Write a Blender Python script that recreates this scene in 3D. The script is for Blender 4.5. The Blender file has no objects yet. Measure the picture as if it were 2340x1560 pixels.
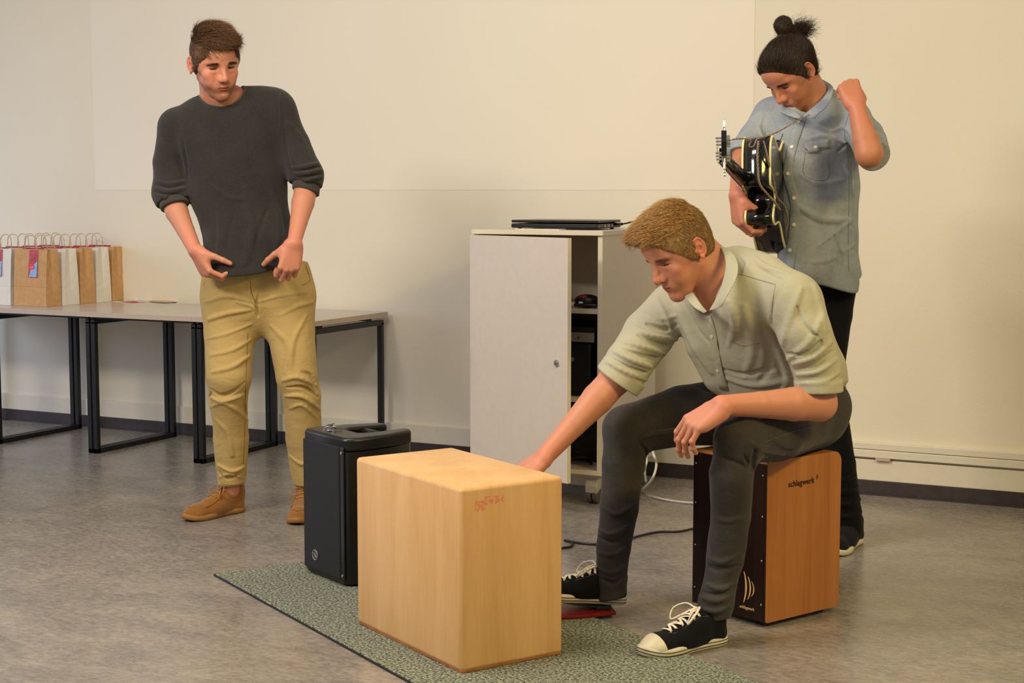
import bpy, bmesh, math, random
import numpy as np
from math import radians, sin, cos, pi, atan
from mathutils import Vector, Matrix
SC = bpy.context.scene
COL = SC.collection
# ------------------------------------------------------------------ camera
FPX, CAMH, PITCH, YAW = 3600.0, 1.27, atan(346 / 3600.0), radians(26.7)
cam = bpy.data.cameras.new('camera')
cam.sensor_width = 36; cam.lens = FPX / 2340 * 36; cam.clip_start = .05; cam.clip_end = 60
cam_o = bpy.data.objects.new('camera', cam); COL.objects.link(cam_o)
cam_o.location = (0, 0, CAMH); cam_o.rotation_euler = (pi / 2 - PITCH, 0, YAW)
SC.camera = cam_o
# ------------------------------------------------------------------ light
SC.view_settings.view_transform = 'Standard'; SC.view_settings.look = 'None'
SC.view_settings.gamma = 1; SC.view_settings.exposure = 0.0
wd = bpy.data.worlds.new('world'); SC.world = wd; wd.use_nodes = True
wd.node_tree.nodes['Background'].inputs[0].default_value = (1.0, .94, .88, 1)
wd.node_tree.nodes['Background'].inputs[1].default_value = .42
def area(name, loc, target, sx, sy, power, color, spread=180):
    l = bpy.data.lights.new(name, 'AREA'); l.shape = 'RECTANGLE'; l.size = sx; l.size_y = sy
    l.energy = power; l.color = color; l.spread = radians(spread)
    o = bpy.data.objects.new(name, l); COL.objects.link(o); o.location = loc
    d = Vector(target) - Vector(loc); o.rotation_euler = d.to_track_quat('-Z', 'Y').to_euler(); return o
area('ceiling_lamp_light', (-2.6, 3.2, 3.1), (-2.6, 4.6, 0), 1.3, .35, 44, (1, .88, .76))
area('ceiling_lamp_light', (-3.9, 1.2, 3.1), (-3.2, 4.5, .5), 1.3, .5, 106, (1, .91, .78))
area('ceiling_lamp_light', (1.3, 3.0, 2.9), (-1.3, 4.3, .3), 1.3, .35, 42, (1, .74, .20), 130)
area('window_daylight', (-8.3, 4.6, 1.3), (-5.9, 6.1, .35), 1.4, 1.3, 21, (.55, .66, 1), 130)
# ------------------------------------------------------------------ frames
Fv = np.array([-sin(YAW), cos(YAW), 0]); Rv = np.array([cos(YAW), sin(YAW), 0]); Zv = np.array([0, 0, 1.])
FW = Fv * cos(PITCH) - Zv * sin(PITCH); UP = Zv * cos(PITCH) + Fv * sin(PITCH); CC = np.array([0, 0, CAMH])
def ray(x, y): return FW + Rv * (x - 1170) / FPX - UP * (y - 780) / FPX
def P(x, y, d): r = ray(x, y); return CC + r * d / (r @ Fv)          # picture point at forward distance d
def PZ(x, y, z=0.): r = ray(x, y); return CC + r * (z - CAMH) / r[2]
def PY(x, y, Y): r = ray(x, y); return CC + r * Y / r[1]
def V3(a, b, c): return Rv * a + Fv * b + Zv * c
def nrm(v): v = np.asarray(v, float); return v / np.linalg.norm(v)
# ------------------------------------------------------------------ object helpers
def link(o, parent=None, mat=None, smooth=False):
    COL.objects.link(o)
    if parent is not None: o.parent = parent
    if mat: o.data.materials.append(mat)
    if smooth:
        for p in o.data.polygons: p.use_smooth = True
    return o
def mesh_obj(name, vs, fs, mat=None, parent=None, smooth=False, col=None):
    me = bpy.data.meshes.new(name)
    if isinstance(fs, np.ndarray) and len(fs):
        n = fs.shape[1]
        me.vertices.add(len(vs)); me.vertices.foreach_set('co', np.asarray(vs, np.float32).ravel())
        me.loops.add(fs.size); me.loops.foreach_set('vertex_index', fs.astype(np.int32).ravel())
        me.polygons.add(len(fs)); me.polygons.foreach_set('loop_start', np.arange(len(fs), dtype=np.int32) * n)
        me.polygons.foreach_set('loop_total', np.full(len(fs), n, np.int32))
        me.update(calc_edges=True); me.validate()
    else:
        me.from_pydata([tuple(v) for v in vs], [], [tuple(f) for f in fs]); me.update()
    if col is not None:
        a = me.color_attributes.new('Col', 'FLOAT_COLOR', 'POINT')
        a.data.foreach_set('color', np.hstack([col, np.ones((len(col), 1))]).astype(np.float32).ravel())
    return link(bpy.data.objects.new(name, me), parent, mat, smooth)
def thing(name, label, cat, loc=(0, 0, 0), rz=0, group=None):
    o = bpy.data.objects.new(name, None); COL.objects.link(o); o.empty_display_size = .05
    o.location = tuple(loc); o.rotation_euler = (0, 0, rz); tag(o, label, cat, group); return o
def tag(o, label=None, cat=None, group=None):
    if label: o['label'] = label
    if cat: o['category'] = cat
    if group: o['group'] = group
    return o
def struct(o): o['kind'] = 'structure'; return o
class MB:                                                            # collects shapes into ONE mesh
    def __init__(s): s.bm = bmesh.new()
    def box(s, x0, x1, y0, y1, z0, z1, bev=0, seg=2, M=None):
        r = bmesh.ops.create_cube(s.bm, size=1)
        vs = r['verts']
        for v in vs: v.co = Vector(((x0 + x1) / 2 + v.co.x * (x1 - x0), (y0 + y1) / 2 + v.co.y * (y1 - y0), (z0 + z1) / 2 + v.co.z * (z1 - z0)))
        if bev:
            es = list({e for v in vs for e in v.link_edges})
            r2 = bmesh.ops.bevel(s.bm, geom=es, offset=bev, segments=seg, profile=.5, affect='EDGES')
            vs = list({v for f in r2['faces'] for v in f.verts} | {v for v in vs if v.is_valid})
        if M: bmesh.ops.transform(s.bm, matrix=M, verts=vs)
        return s
    def tube(s, pts, r, n=10, close=False, r1=None, flat=None):
        pts = [np.asarray(p, float) for p in pts]; m = len(pts); rings = []
        up = np.array([0, 0, 1.])
        for i, p in enumerate(pts):
            t = (pts[(i + 1) % m] - pts[i - 1]) if close else (pts[min(i + 1, m - 1)] - pts[max(i - 1, 0)])
            t = nrm(t); a = up - t * (up @ t)
            if np.linalg.norm(a) < .05: a = np.array([1., 0, 0]) - t * t[0]
            a = nrm(a); up = a; b = np.cross(t, a)
            rr = r if r1 is None else r + (r1 - r) * i / (m - 1)
            rings.append([s.bm.verts.new(p + (a * cos(q) * (flat or 1) + b * sin(q)) * rr) for q in [2 * pi * k / n for k in range(n)]])
        for i in range(m if close else m - 1):
            A, B = rings[i], rings[(i + 1) % m]
            for k in range(n): s.bm.faces.new((A[k], A[(k + 1) % n], B[(k + 1) % n], B[k]))
        if not close:
            s.bm.faces.new(list(reversed(rings[0]))); s.bm.faces.new(rings[-1])
        return s
    def cyl(s, c, ax, r, h, n=24, r2=None):
        ax = nrm(ax); c = np.asarray(c, float)
        return s.tube([c - ax * h / 2, c + ax * h / 2], r, n, r1=r2)
    def sph(s, c, r, sc=(1, 1, 1), n=16):
        q = bmesh.ops.create_uvsphere(s.bm, u_segments=n, v_segments=n // 2, radius=r)
        for v in q['verts']: v.co = Vector((v.co.x * sc[0] + c[0], v.co.y * sc[1] + c[1], v.co.z * sc[2] + c[2]))
        return s
    def prism(s, poly, ex):                                          # poly: list of 3D points, extruded by ex
        ex = np.asarray(ex, float)
        a = [s.bm.verts.new(np.asarray(p, float)) for p in poly]; b = [s.bm.verts.new(np.asarray(p, float) + ex) for p in poly]
        n = len(a)
        for i in range(n): s.bm.faces.new((a[i], a[(i + 1) % n], b[(i + 1) % n], b[i]))
        s.bm.faces.new(list(reversed(a))); s.bm.faces.new(b); return s
    def grid(s, rows, close_u=False):                                # rows of points -> sheet
        g = [[s.bm.verts.new(np.asarray(p, float)) for p in r] for r in rows]
        for i in range(len(g) - 1):
            m = len(g[i])
            for j in range(m if close_u else m - 1): s.bm.faces.new((g[i][j], g[i][(j + 1) % m], g[i + 1][(j + 1) % m], g[i + 1][j]))
        return s
    def build(s, name, mat, parent=None, smooth=False, bevel=0, solid=0, sub=0, angle=None):
        bmesh.ops.recalc_face_normals(s.bm, faces=s.bm.faces)
        me = bpy.data.meshes.new(name); s.bm.to_mesh(me); s.bm.free()
        o = link(bpy.data.objects.new(name, me), parent, mat, smooth or bool(angle))
        if solid: m = o.modifiers.new('solid', 'SOLIDIFY'); m.thickness = solid; m.offset = 0
        if bevel: m = o.modifiers.new('bevel', 'BEVEL'); m.width = bevel; m.segments = 3; m.limit_method = 'ANGLE'; m.angle_limit = radians(40)
        if sub: m = o.modifiers.new('sub', 'SUBSURF'); m.levels = m.render_levels = sub
        if angle:
            try: me.set_sharp_from_angle(angle=radians(angle))
            except Exception: pass
        return o
def text_obj(name, body, mat, parent, M, size, ext=.0006, bold=0):
    c = bpy.data.curves.new(name, 'FONT'); c.body = body; c.size = size; c.extrude = ext; c.align_x = 'CENTER'; c.align_y = 'CENTER'; c.offset = bold
    t = bpy.data.objects.new(name, c); COL.objects.link(t); bpy.context.view_layer.update()
    me = bpy.data.meshes.new_from_object(t.evaluated_get(bpy.context.evaluated_depsgraph_get()))
    bpy.data.objects.remove(t); me.transform(M); me.materials.clear(); me.name = name
    return link(bpy.data.objects.new(name, me), parent, mat)
# ------------------------------------------------------------------ materials
def lin(c): return tuple(((v / 255 / 12.92) if v / 255 <= .04045 else ((v / 255 + .055) / 1.055) ** 2.4) for v in c)
class NT:
    def __init__(s, name, rough=.6, spec=.5, metal=0):
        s.m = bpy.data.materials.new(name); s.m.use_nodes = True; s.n = s.m.node_tree.nodes; s.l = s.m.node_tree.links
        s.b = s.n['Principled BSDF']; s.b.inputs['Roughness'].default_value = rough; s.b.inputs['Metallic'].default_value = metal
        s.b.inputs['Specular IOR Level'].default_value = spec
    def new(s, t, **k):
        q = s.n.new(t)
        for a, v in k.items():
            if a in q.inputs: q.inputs[a].default_value = v
            else: setattr(q, a, v)
        return q
    def coord(s, scale=(1, 1, 1), rot=(0, 0, 0), which='Object'):
        t = s.new('ShaderNodeTexCoord'); m = s.new('ShaderNodeMapping'); m.inputs['Scale'].default_value = scale; m.inputs['Rotation'].default_value = rot
        s.l.new(t.outputs[which], m.inputs[0]); return m.outputs[0]
    def noise(s, vec, scale, detail=4, rough=.5, dist=0):
        q = s.new('ShaderNodeTexNoise'); q.inputs['Scale'].default_value = scale; q.inputs['Detail'].default_value = detail
        q.inputs['Roughness'].default_value = rough; q.inputs['Distortion'].default_value = dist; s.l.new(vec, q.inputs['Vector']); return q.outputs['Fac']
    def ramp(s, fac, stops):
        q = s.new('ShaderNodeValToRGB'); e = q.color_ramp.elements
        while len(e) < len(stops): e.new(.5)
        for a, (p, c) in zip(e, stops): a.position = p; a.color = (*lin(c), 1)
        s.l.new(fac, q.inputs[0]); return q.outputs[0]
    def mix(s, fac, a, b, mode='MIX'):
        q = s.new('ShaderNodeMix', data_type='RGBA', blend_type=mode)
        for v, i in ((fac, 0), (a, 6), (b, 7)):
            if isinstance(v, (int, float)): q.inputs[i].default_value = v
            elif isinstance(v, tuple): q.inputs[i].default_value = (*lin(v), 1)
            else: s.l.new(v, q.inputs[i])
        return q.outputs[2]
    def col(s, c):
        if isinstance(c, tuple): s.b.inputs['Base Color'].default_value = (*lin(c), 1)
        else: s.l.new(c, s.b.inputs['Base Color'])
        return s
    def bump(s, h, strength=.2, dist=.01):
        q = s.new('ShaderNodeBump'); q.inputs['Strength'].default_value = strength; q.inputs['Distance'].default_value = dist
        s.l.new(h, q.inputs['Height']); s.l.new(q.outputs[0], s.b.inputs['Normal']); return s
def plain(name, c, rough=.5, metal=0, spec=.5, var=6, bump=0, bs=300):
    t = NT(name, rough, spec, metal); v = t.coord(); f = t.noise(v, 40, 3)
    t.col(t.ramp(f, [(.3, tuple(max(0, x - var) for x in c)), (.7, tuple(min(255, x + var) for x in c))]))
    if bump: t.bump(t.noise(v, bs, 2), bump, .002)
    return t.m
M = {}
t = NT('wall_paint', .75, .3); v = t.coord()
t.col(t.ramp(t.noise(v, 1.2, 3), [(.3, (224, 216, 196)), (.7, (229, 221, 202))])); t.bump(t.noise(v, 90, 3, .6), .25, .004); M['wall'] = t.m
t = NT('smooth_wall_paint', .6, .35); v = t.coord()
t.col(t.ramp(t.noise(v, 1.0, 2), [(.3, (230, 222, 205)), (.7, (233, 225, 208))])); t.bump(t.noise(v, 120, 2), .08, .002); M['panel'] = t.m
M['trunking'] = plain('trunking_plastic', (222, 214, 196), .45, var=2)
M['skirt'] = plain('rubber_skirting', (56, 48, 48), .5, var=5)
t = NT('linoleum', .36, .45); v = t.coord((1, 1.7, 1), (0, 0, .5)); n1 = t.noise(v, 3.4, 9, .72, .5); n2 = t.noise(v, 34, 5, .75, .3)
c = t.ramp(n1, [(.36, (108, 102, 98)), (.5, (132, 124, 116)), (.64, (152, 142, 130))])
c = t.mix(.4, c, t.ramp(n2, [(.38, (92, 88, 84)), (.62, (166, 158, 146))])); t.col(c)
t.l.new(t.ramp(n2, [(.3, (124, 124, 124)), (.7, (160, 160, 160))]), t.b.inputs['Roughness']); M['floor'] = t.m
def wood(name, cols, axis_scale=(14, 14, 1.1), rough=.4, spots=None, extra=None):
    t = NT(name, rough, .4); v = t.coord(axis_scale); n1 = t.noise(v, 1.3, 6, .6, .8); n2 = t.noise(t.coord((90, 90, 5)), 1.5, 4, .6)
    c = t.ramp(n1, [(.3, cols[0]), (.5, cols[1]), (.72, cols[2])]); c = t.mix(.18, c, t.ramp(n2, [(.4, cols[0]), (.6, cols[2])]))
    if extra: c = extra(t, c)
    t.col(c); t.bump(n2, .05, .001); return t.m
def red_stamp(t, c):                                                 # faint red rubber-stamp smudge on the end panel
    tc = t.new('ShaderNodeTexCoord'); sx = t.new('ShaderNodeSeparateXYZ'); t.l.new(tc.outputs['Object'], sx.inputs[0])
    def near(out, c0, w):
        a = t.new('ShaderNodeMath', operation='SUBTRACT'); t.l.new(out, a.inputs[0]); a.inputs[1].default_value = c0
        b = t.new('ShaderNodeMath', operation='ABSOLUTE'); t.l.new(a.outputs[0], b.inputs[0])
        d = t.new('ShaderNodeMath', operation='DIVIDE'); t.l.new(b.outputs[0], d.inputs[0]); d.inputs[1].default_value = w
        return d.outputs[0]
    def blob(y0, z0, w, h):
        m = t.new('ShaderNodeMath', operation='MAXIMUM'); t.l.new(near(sx.outputs[1], y0, w), m.inputs[0]); t.l.new(near(sx.outputs[2], z0, h), m.inputs[1])
        q = t.new('ShaderNodeMath', operation='LESS_THAN'); t.l.new(m.outputs[0], q.inputs[0]); q.inputs[1].default_value = 1; return q.outputs[0]
    x = t.new('ShaderNodeMath', operation='GREATER_THAN'); t.l.new(sx.outputs[0], x.inputs[0]); x.inputs[1].default_value = .575
    a = t.new('ShaderNodeMath', operation='MAXIMUM'); t.l.new(blob(.060, .440, .016, .014), a.inputs[0]); t.l.new(blob(.104, .452, .03, .011), a.inputs[1])
    n = t.ramp(t.noise(t.coord(), 110, 3, .6), [(.44, (0, 0, 0)), (.54, (215, 215, 215))])
    g = t.new('ShaderNodeMath', operation='MULTIPLY'); t.l.new(a.outputs[0], g.inputs[0]); t.l.new(n, g.inputs[1])
    g2 = t.new('ShaderNodeMath', operation='MULTIPLY'); t.l.new(g.outputs[0], g2.inputs[0]); t.l.new(x.outputs[0], g2.inputs[1])
    c = t.mix(g2.outputs[0], c, (214, 104, 88))
    kn = t.ramp(t.noise(t.coord((1, 3, 1.5)), 7, 3, .5, 1.5), [(.66, (0, 0, 0)), (.78, (90, 90, 90))])
    return t.mix(kn, c, (168, 112, 60))
M['birch'] = wood('birch_plywood', [(204, 158, 100), (216, 170, 113), (225, 182, 128)], (9, 9, .9), .42, extra=red_stamp)
M['cajon'] = wood('beech_veneer', [(152, 92, 40), (166, 104, 50), (178, 118, 62)], (16, 16, .8), .35)
M['cajon_front'] = wood('dark_striped_veneer', [(16, 8, 9), (24, 12, 12), (40, 20, 18)], (60, 60, .6), .3)
t = NT('speckled_mat', .95, .1); v = t.coord()
c = t.ramp(t.noise(v, 125, 3, .75), [(.36, (40, 43, 41)), (.46, (100, 104, 91)), (.56, (139, 141, 122)), (.68, (186, 186, 166))]); t.col(c); t.bump(t.noise(v, 190, 2), .6, .004); M['mat'] = t.m
M['black_edge'] = plain('black_rubber', (22, 22, 24), .6)
M['black_steel'] = plain('black_powder_coat', (13, 12, 15), .42, var=3)
M['table_top'] = plain('grey_laminate', (186, 178, 168), .25, var=3)
M['table_edge'] = plain('beige_edge_band', (190, 172, 156), .45, var=3)
M['cabinet'] = plain('grey_melamine', (202, 190, 176), .45, var=2)
M['cabinet_edge'] = plain('cream_edge_band', (214, 204, 180), .5, var=2)
M['speaker'] = plain('black_moulded_plastic', (11, 10, 11), .36, var=2, bump=.2, bs=500)
M['grille'] = plain('black_perforated_grille', (7, 7, 8), .6, var=2, bump=.8, bs=900)
M['plastic_black'] = plain('black_plastic', (10, 10, 11), .35, var=3)
M['laptop_lid'] = plain('brushed_black_lid', (40, 37, 32), .28, metal=.4, var=4)
M['chrome'] = plain('chrome', (205, 205, 205), .2, metal=1, var=4)
M['silver'] = plain('satin_silver', (170, 170, 165), .4, metal=.8)
M['logo_grey'] = plain('logo_grey', (150, 150, 148), .4, metal=.3)
M['red'] = plain('red_lacquer', (118, 16, 12), .3, var=8)
M['cable_grey'] = plain('grey_cable', (196, 192, 180), .5)
M['cable_black'] = plain('black_cable', (16, 16, 18), .5)
M['kraft'] = plain('kraft_paper', (196, 152, 102), .85, var=7)
M['white_paper'] = plain('white_paper', (222, 218, 208), .8, var=3)
M['handle_paper'] = plain('twisted_paper', (196, 178, 146), .8)
M['paper_red'] = plain('red_card', (176, 44, 48), .5, var=22)
M['paper_blue'] = plain('blue_card', (130, 170, 218), .5, var=14)
M['paper_dot'] = plain('orange_red_dot', (222, 62, 48), .5, var=3)
M['paper_wht'] = plain('white_print', (240, 236, 232), .5, var=2)
M['ink'] = plain('black_ink', (24, 16, 12), .5, var=2)
M['logo_cream'] = plain('cream_print', (208, 166, 104), .5, var=4)
M['castor'] = plain('grey_castor_plastic', (176, 170, 158), .4)
M['castor_dark'] = plain('dark_castor_rubber', (78, 74, 70), .5)
# ================================================================== ROOM
WY = 6.50                                                            # wall behind everybody
struct(MB().box(-10.5, 4.5, -3.0, WY + .1, -.1, 0).build('floor', M['floor']))
struct(MB().box(-10.5, 4.5, WY, WY + .1, 0, 3.2).build('wall_back', M['wall']))
struct(MB().box(-5.74, -2.12, WY - .0018, WY, 1.27, 3.2).build('trim_1', M['panel']))          # smooth projection area
struct(MB().box(-10.5, 4.5, WY - .012, WY, 0, .062, bev=.003).box(-10.5, 4.5, WY - .022, WY, 0, .008).build('baseboard_back', M['skirt']))
struct(MB().box(-10.5, 4.5, WY - .016, WY, .062, .150, bev=.003).build('trim_2', M['trunking']))
struct(MB().box(-2.30, 4.5, WY - .030, WY, .160, .192, bev=.003).box(-2.30, 4.5, WY - .026, WY, .194, .222, bev=.003).build('trim_3', M['trunking']))
struct(MB().box(-1.56, -1.50, WY - .034, WY - .015, .150, .160).build('trim_4', M['table_edge']))
# ================================================================== TABLES
TT = .690
def make_table(x0, x1, y0, y1, label):
    t = thing('side_table', label, 'table', (x0, y0, 0), group='black-framed tables along the wall'); W = x1 - x0; D = y1 - y0
    top = MB().box(.001, W - .001, 0, D, TT - .024, TT, bev=.001, seg=1).build('tabletop', M['table_top'], t)
    MB().box(.0005, W - .0005, -.0012, .0005, TT - .0235, TT - .0008).box(-.0002, .0012, 0, D, TT - .0235, TT - .0008).box(W - .0012, W + .0002, 0, D, TT - .0235, TT - .0008).build('edge_band', M['table_edge'], top)
    for s in (0, 1):
        x = .004 if s == 0 else W - .029
        b = MB(); r = .025
        for yy in (.03, D - .055): b.box(x, x + r, yy, yy + r, 0, TT - .05, bev=.003)
        b.box(x, x + r, .03, D - .03, 0, r, bev=.003); b.box(x, x + r, .03, D - .03, TT - .062, TT - .037, bev=.003)
        b.build('leg_frame', M['black_steel'], t)
    for yy in (.10, D - .14):
        for xx in (.03, W - .16): MB().box(xx, xx + .13, yy, yy + .04, TT - .037, TT - .024).build('mounting_bracket', M['black_steel'], t)
    MB().box(.02, W - .02, .04, .06, TT - .036, TT - .024).build('cross_rail', M['black_steel'], t)
    return t
TX = [-6.48, -5.84, -5.205, -4.57, -3.915]
tl = ['grey laminate table at the left edge of the photo, carrying the leftmost white bags',
      'grey laminate table carrying the front brown bag and the row behind it',
      'grey laminate table with leaflets on it, between the bags and the man in khakis',
      'empty grey laminate table at the free end of the row, behind the man in khakis']
for i in range(4): make_table(TX[i], TX[i + 1], 5.80, 6.46, tl[i])
# ================================================================== PAPER BAGS
def make_bag(x, y, kind, tagged, label, w=.215, dp=.108, h=.285, rz=0.0):
    t = thing('paper_bag', label, 'paper bag', (x, y, TT), rz, 'paper gift bags lined up on the table')
    m = M['kraft'] if kind == 'brown' else M['white_paper']
    b = MB(); e = .010                                               # gusset folds inwards at the top
    def ring(z, g, sh=0): return [(0, sh, z), (w, sh, z), (w - g, dp / 2, z), (w, dp - sh, z), (0, dp - sh, z), (g, dp / 2, z)]
    b.grid([ring(0.001, .0), ring(.07, .002, .002), ring(.11, .006, .004), ring(.2, e, .010), ring(h, .016, .018)], close_u=True)
    b.grid([[(0, 0, .001), (w, 0, .001)], [(0, dp, .001), (w, dp, .001)]])
    b.build('bag_body', m, t, solid=.0012)
    MB().box(.001, w - .001, .0015, .0030, .098, .1005).build('fold_line', m, t)
    for yy in (.018, dp - .018):
        pts = [(w / 2 + .036 * cos(a) * 1.0, yy, h - .002 + .040 + .032 * sin(a)) for a in np.linspace(0, pi, 10)]
        pts = [(w / 2 + .042, yy, h - .03)] + pts + [(w / 2 - .042, yy, h - .03)]
        MB().tube(pts, .0021, 6).build('twisted_handle', M['handle_paper'], t, smooth=True)
    MB().box(.03, w - .05, dp * .42, dp * .42 + .004, .05, h + .006).build('brochure', M['paper_red'], t)
    if tagged:
        y1 = lambda z: .018 * max(0, (z - .11)) / (h - .11) - .0022
        z0, z1, xa, xb = .145, h - .004, .100, .158
        MB().grid([[(xa, y1(z0), z0), (xb, y1(z0), z0)], [(xa, y1(z1), z1), (xb, y1(z1), z1)]]).build('tag_card', M['paper_red'], t, solid=.0012)
        MB().grid([[(xa + .006, y1(z0) - .0012, z0 + .002), (xb - .001, y1(z0) - .0012, z0 + .002)], [(xa + .022, y1(.20) - .0012, .20), (xb - .001, y1(.225) - .0012, .225)]]).build('tag_print', M['paper_blue'], t, solid=.0004)
        MB().cyl((xa + .022, y1(.195) - .0022, .195), (0, 1, 0), .018, .0008, 20).build('tag_dot', M['paper_dot'], t)
        wr = MB()
        for k in range(6): wr.box(xa + .010 + k * .0042, xa + .0125 + k * .0042, y1(.195) - .0032, y1(.195) - .0028, .1925 + k * .0006, .1945 + k * .0006)
        wr.build('tag_writing', M['paper_wht'], t)
    return t
random.seed(4)
bl = ['brown paper bag at the front of the right row, with red and blue tag',
      'white paper bag directly behind the tagged brown bag, only its right side showing',
      'brown paper bag in the middle of the right row, between two white bags',
      'white paper bag second from the wall in the right row of bags',
      'brown paper bag nearest the wall at the far end of the row']
for i in range(5):
    make_bag(-5.808 + .004 * i, 5.955 + i * .116, ['brown', 'white'][i % 2], i == 0, bl[i], rz=random.uniform(-.012, .012), w=.215 if i == 0 else .225)
bl = ['white paper bag at the left photo edge, red and blue tag on its face',
      'brown bag behind the leftmost white bag, only its top and handles showing',
      'white paper bag in the middle of the left row, mostly hidden by the front bags',
      'brown paper bag second from the wall in the left row of bags']
for i in range(4):
    make_bag(-6.045 + .003 * i, 5.955 + i * .118, ['white', 'brown'][i % 2], i == 0, bl[i], rz=random.uniform(-.02, .02))
# leaflets lying on the table
def leaflet(px, py, w, h, rz, mats, label, z=.0):
    c = PZ(px, py, TT); t = thing('leaflet', label, 'leaflet', (c[0], c[1], TT + z), rz, 'leaflets lying on the table')
    MB().box(-w / 2, w / 2, -h / 2, h / 2, 0, .0015).build('sheet', mats[0], t)
    MB().box(-w / 2 + .01, w / 2 - .01, -h / 2 + .012, h / 2 - .05, .0015, .0019).build('printed_panel', mats[1], t)
leaflet(300, 690.5, .11, .21, 1.2, (M['white_paper'], M['paper_red']), 'red leaflet, lowest and leftmost of the three leaflets on the table beside the bags')
leaflet(335, 687, .12, .22, .9, (M['paper_wht'], M['paper_blue']), 'blue and white leaflet on top of the leaflets beside the bags', .002)
leaflet(366, 689.5, .10, .21, 1.35, (M['white_paper'], M['kraft']), 'pale leaflet lying furthest right from the bags', .004)
# ================================================================== CABINET
CX0, CX1, CY0, CY1, CZ0, CZ1 = -3.065, -2.490, 5.75, 6.33, .125, 1.090
t = thing('media_cabinet', 'tall grey wheeled media cabinet with its door ajar and a closed laptop on top', 'cabinet', (CX0, CY0, 0))
W = CX1 - CX0; D = CY1 - CY0
MB().box(0, .019, 0, D, CZ0, CZ1).box(W - .019, W, 0, D, CZ0, CZ1).box(.002, W - .002, D - .012, D - .001, CZ0 + .001, CZ1 - .001).box(.018, W - .018, .001, D - .002, CZ0 + .001, CZ0 + .019).build('carcass', M['cabinet'], t)
MB().box(-.0005, .0195, -.0012, .0004, CZ0, CZ1).box(W - .0195, W + .0005, -.0012, .0004, CZ0, CZ1).box(.0195, W - .0195, -.0012, .0004, CZ0, CZ0 + .019).build('edge_band', M['cabinet_edge'], t)
MB().box(-.006, W + .006, -.012, D + .003, CZ1, CZ1 + .019, bev=.001, seg=1).build('top_panel', M['cabinet'], t)
MB().box(-.0065, W + .0065, -.0135, -.0115, CZ1 + .0005, CZ1 + .0185).build('edge_band', M['cabinet_edge'], t)
for z in (.775, .415): MB().box(.019, W - .019, .02, D - .02, z, z + .019, bev=.001, seg=1).build('shelf', M['cabinet_edge'], t)
MB().box(.05, W - .019, .10, .125, .06, .125).build('base_rail', M['cabinet'], t)
ang = -math.atan2(5.73 - 5.505, .545)
door = MB().box(0, .592, -.019, 0, .132, CZ1 - .004, bev=.001, seg=1).build('door', M['cabinet'], t)
door.location = (-.004, -.004, 0); door.rotation_euler = (0, 0, ang)
MB().box(.591, .5935, -.0193, .0003, .132, CZ1 - .004).build('edge_band', M['cabinet_edge'], door)
MB().cyl((.535, -.022, .600), (0, 1, 0), .013, .008, 20).cyl((.535, -.027, .600), (0, 1, 0), .008, .006, 14).box(.533, .537, -.034, -.029, .593, .607).build('lock', M['chrome'], door, smooth=False)
for z in (.22, .995): MB().box(-.014, .002, -.014, .012, z - .022, z + .022, bev=.002).build('hinge', M['silver'], t)
for x, y in ((.045, .06), (W - .055, .06), (.045, D - .06), (W - .045, D - .06)):
    c = MB().box(x - .028, x + .028, y - .03, y + .028, .105, .125, bev=.003).prism([(x - .026, y - .028, .108), (x - .026, y + .03, .108), (x - .026, y + .02, .07), (x - .026, y - .034, .045), (x - .026, y - .040, .075)], (.052, 0, 0)).build('castor_wheel', M['castor'], t, bevel=.003)
    MB().cyl((x - .012, y - .004, .034), (1, 0, 0), .034, .018, 28).cyl((x + .012, y - .004, .034), (1, 0, 0), .034, .018, 28).build('tread', M['castor_dark'], c, bevel=.004, angle=40)
# things inside the cabinet
g = thing('wireless_receiver', 'small black rounded device with a red top on the upper cabinet shelf', 'device', (CX1 - .105, CY0 + .09, .800), .2)
MB().sph((0, 0, .022), .05, (1.1, .75, .55)).box(-.05, .05, -.036, .036, 0, .014, bev=.006).build('device_body', M['plastic_black'], g, smooth=True)
MB().sph((-.012, -.018, .038), .022, (1.1, .7, .5)).build('red_cap', M['red'], g, smooth=True)
MB().box(-.026, -.010, -.0405, -.0375, .014, .022).build('marking', M['paper_wht'], g)
g = thing('disc_player', 'silver-fronted disc player slotted under the upper shelf of the cabinet', 'player', (CX0 + .09, CY0 + .05, .655))
MB().box(0, .43, .004, .32, -.0, .062, bev=.003).build('case', M['plastic_black'], g)
MB().box(.002, .428, 0, .006, .002, .038, bev=.002).box(0, .428, -.001, .004, .036, .041).build('front_panel', M['silver'], g)
MB().cyl((.36, -.002, .02), (0, 1, 0), .004, .006, 12).build('power_light', M['red'], g)
g = thing('computer_tower', 'black computer case filling the middle compartment of the cabinet', 'computer', (CX0 + .09, CY0 + .06, .435))
MB().box(0, .41, 0, .40, 0, .216, bev=.008).build('case', M['plastic_black'], g)
MB().box(.20, .40, -.003, .002, .02, .19, bev=.002).build('front_grille', M['grille'], g)
MB().cyl((.33, -.004, .15), (0, 1, 0), .009, .006, 16).build('dial', M['silver'], g)
g = thing('power_amplifier', 'black amplifier case on the bottom of the cabinet behind the reaching arm', 'amplifier', (CX0 + .09, CY0 + .18, .146))
MB().box(0, .41, 0, .33, 0, .235, bev=.006).build('case', M['plastic_black'], g)
pts = [(CX1 - .14 + .05 * cos(a * 2), CY0 + .10 + .03 * sin(a * 3), .150 + .002 * i) for i, a in enumerate(np.linspace(0, 5.5, 26))]
tag(MB().tube(pts, .004, 6).build('coiled_cable', M['cable_black'], smooth=True), 'black cable coiled on the floor of the cabinet', 'cable')
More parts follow.
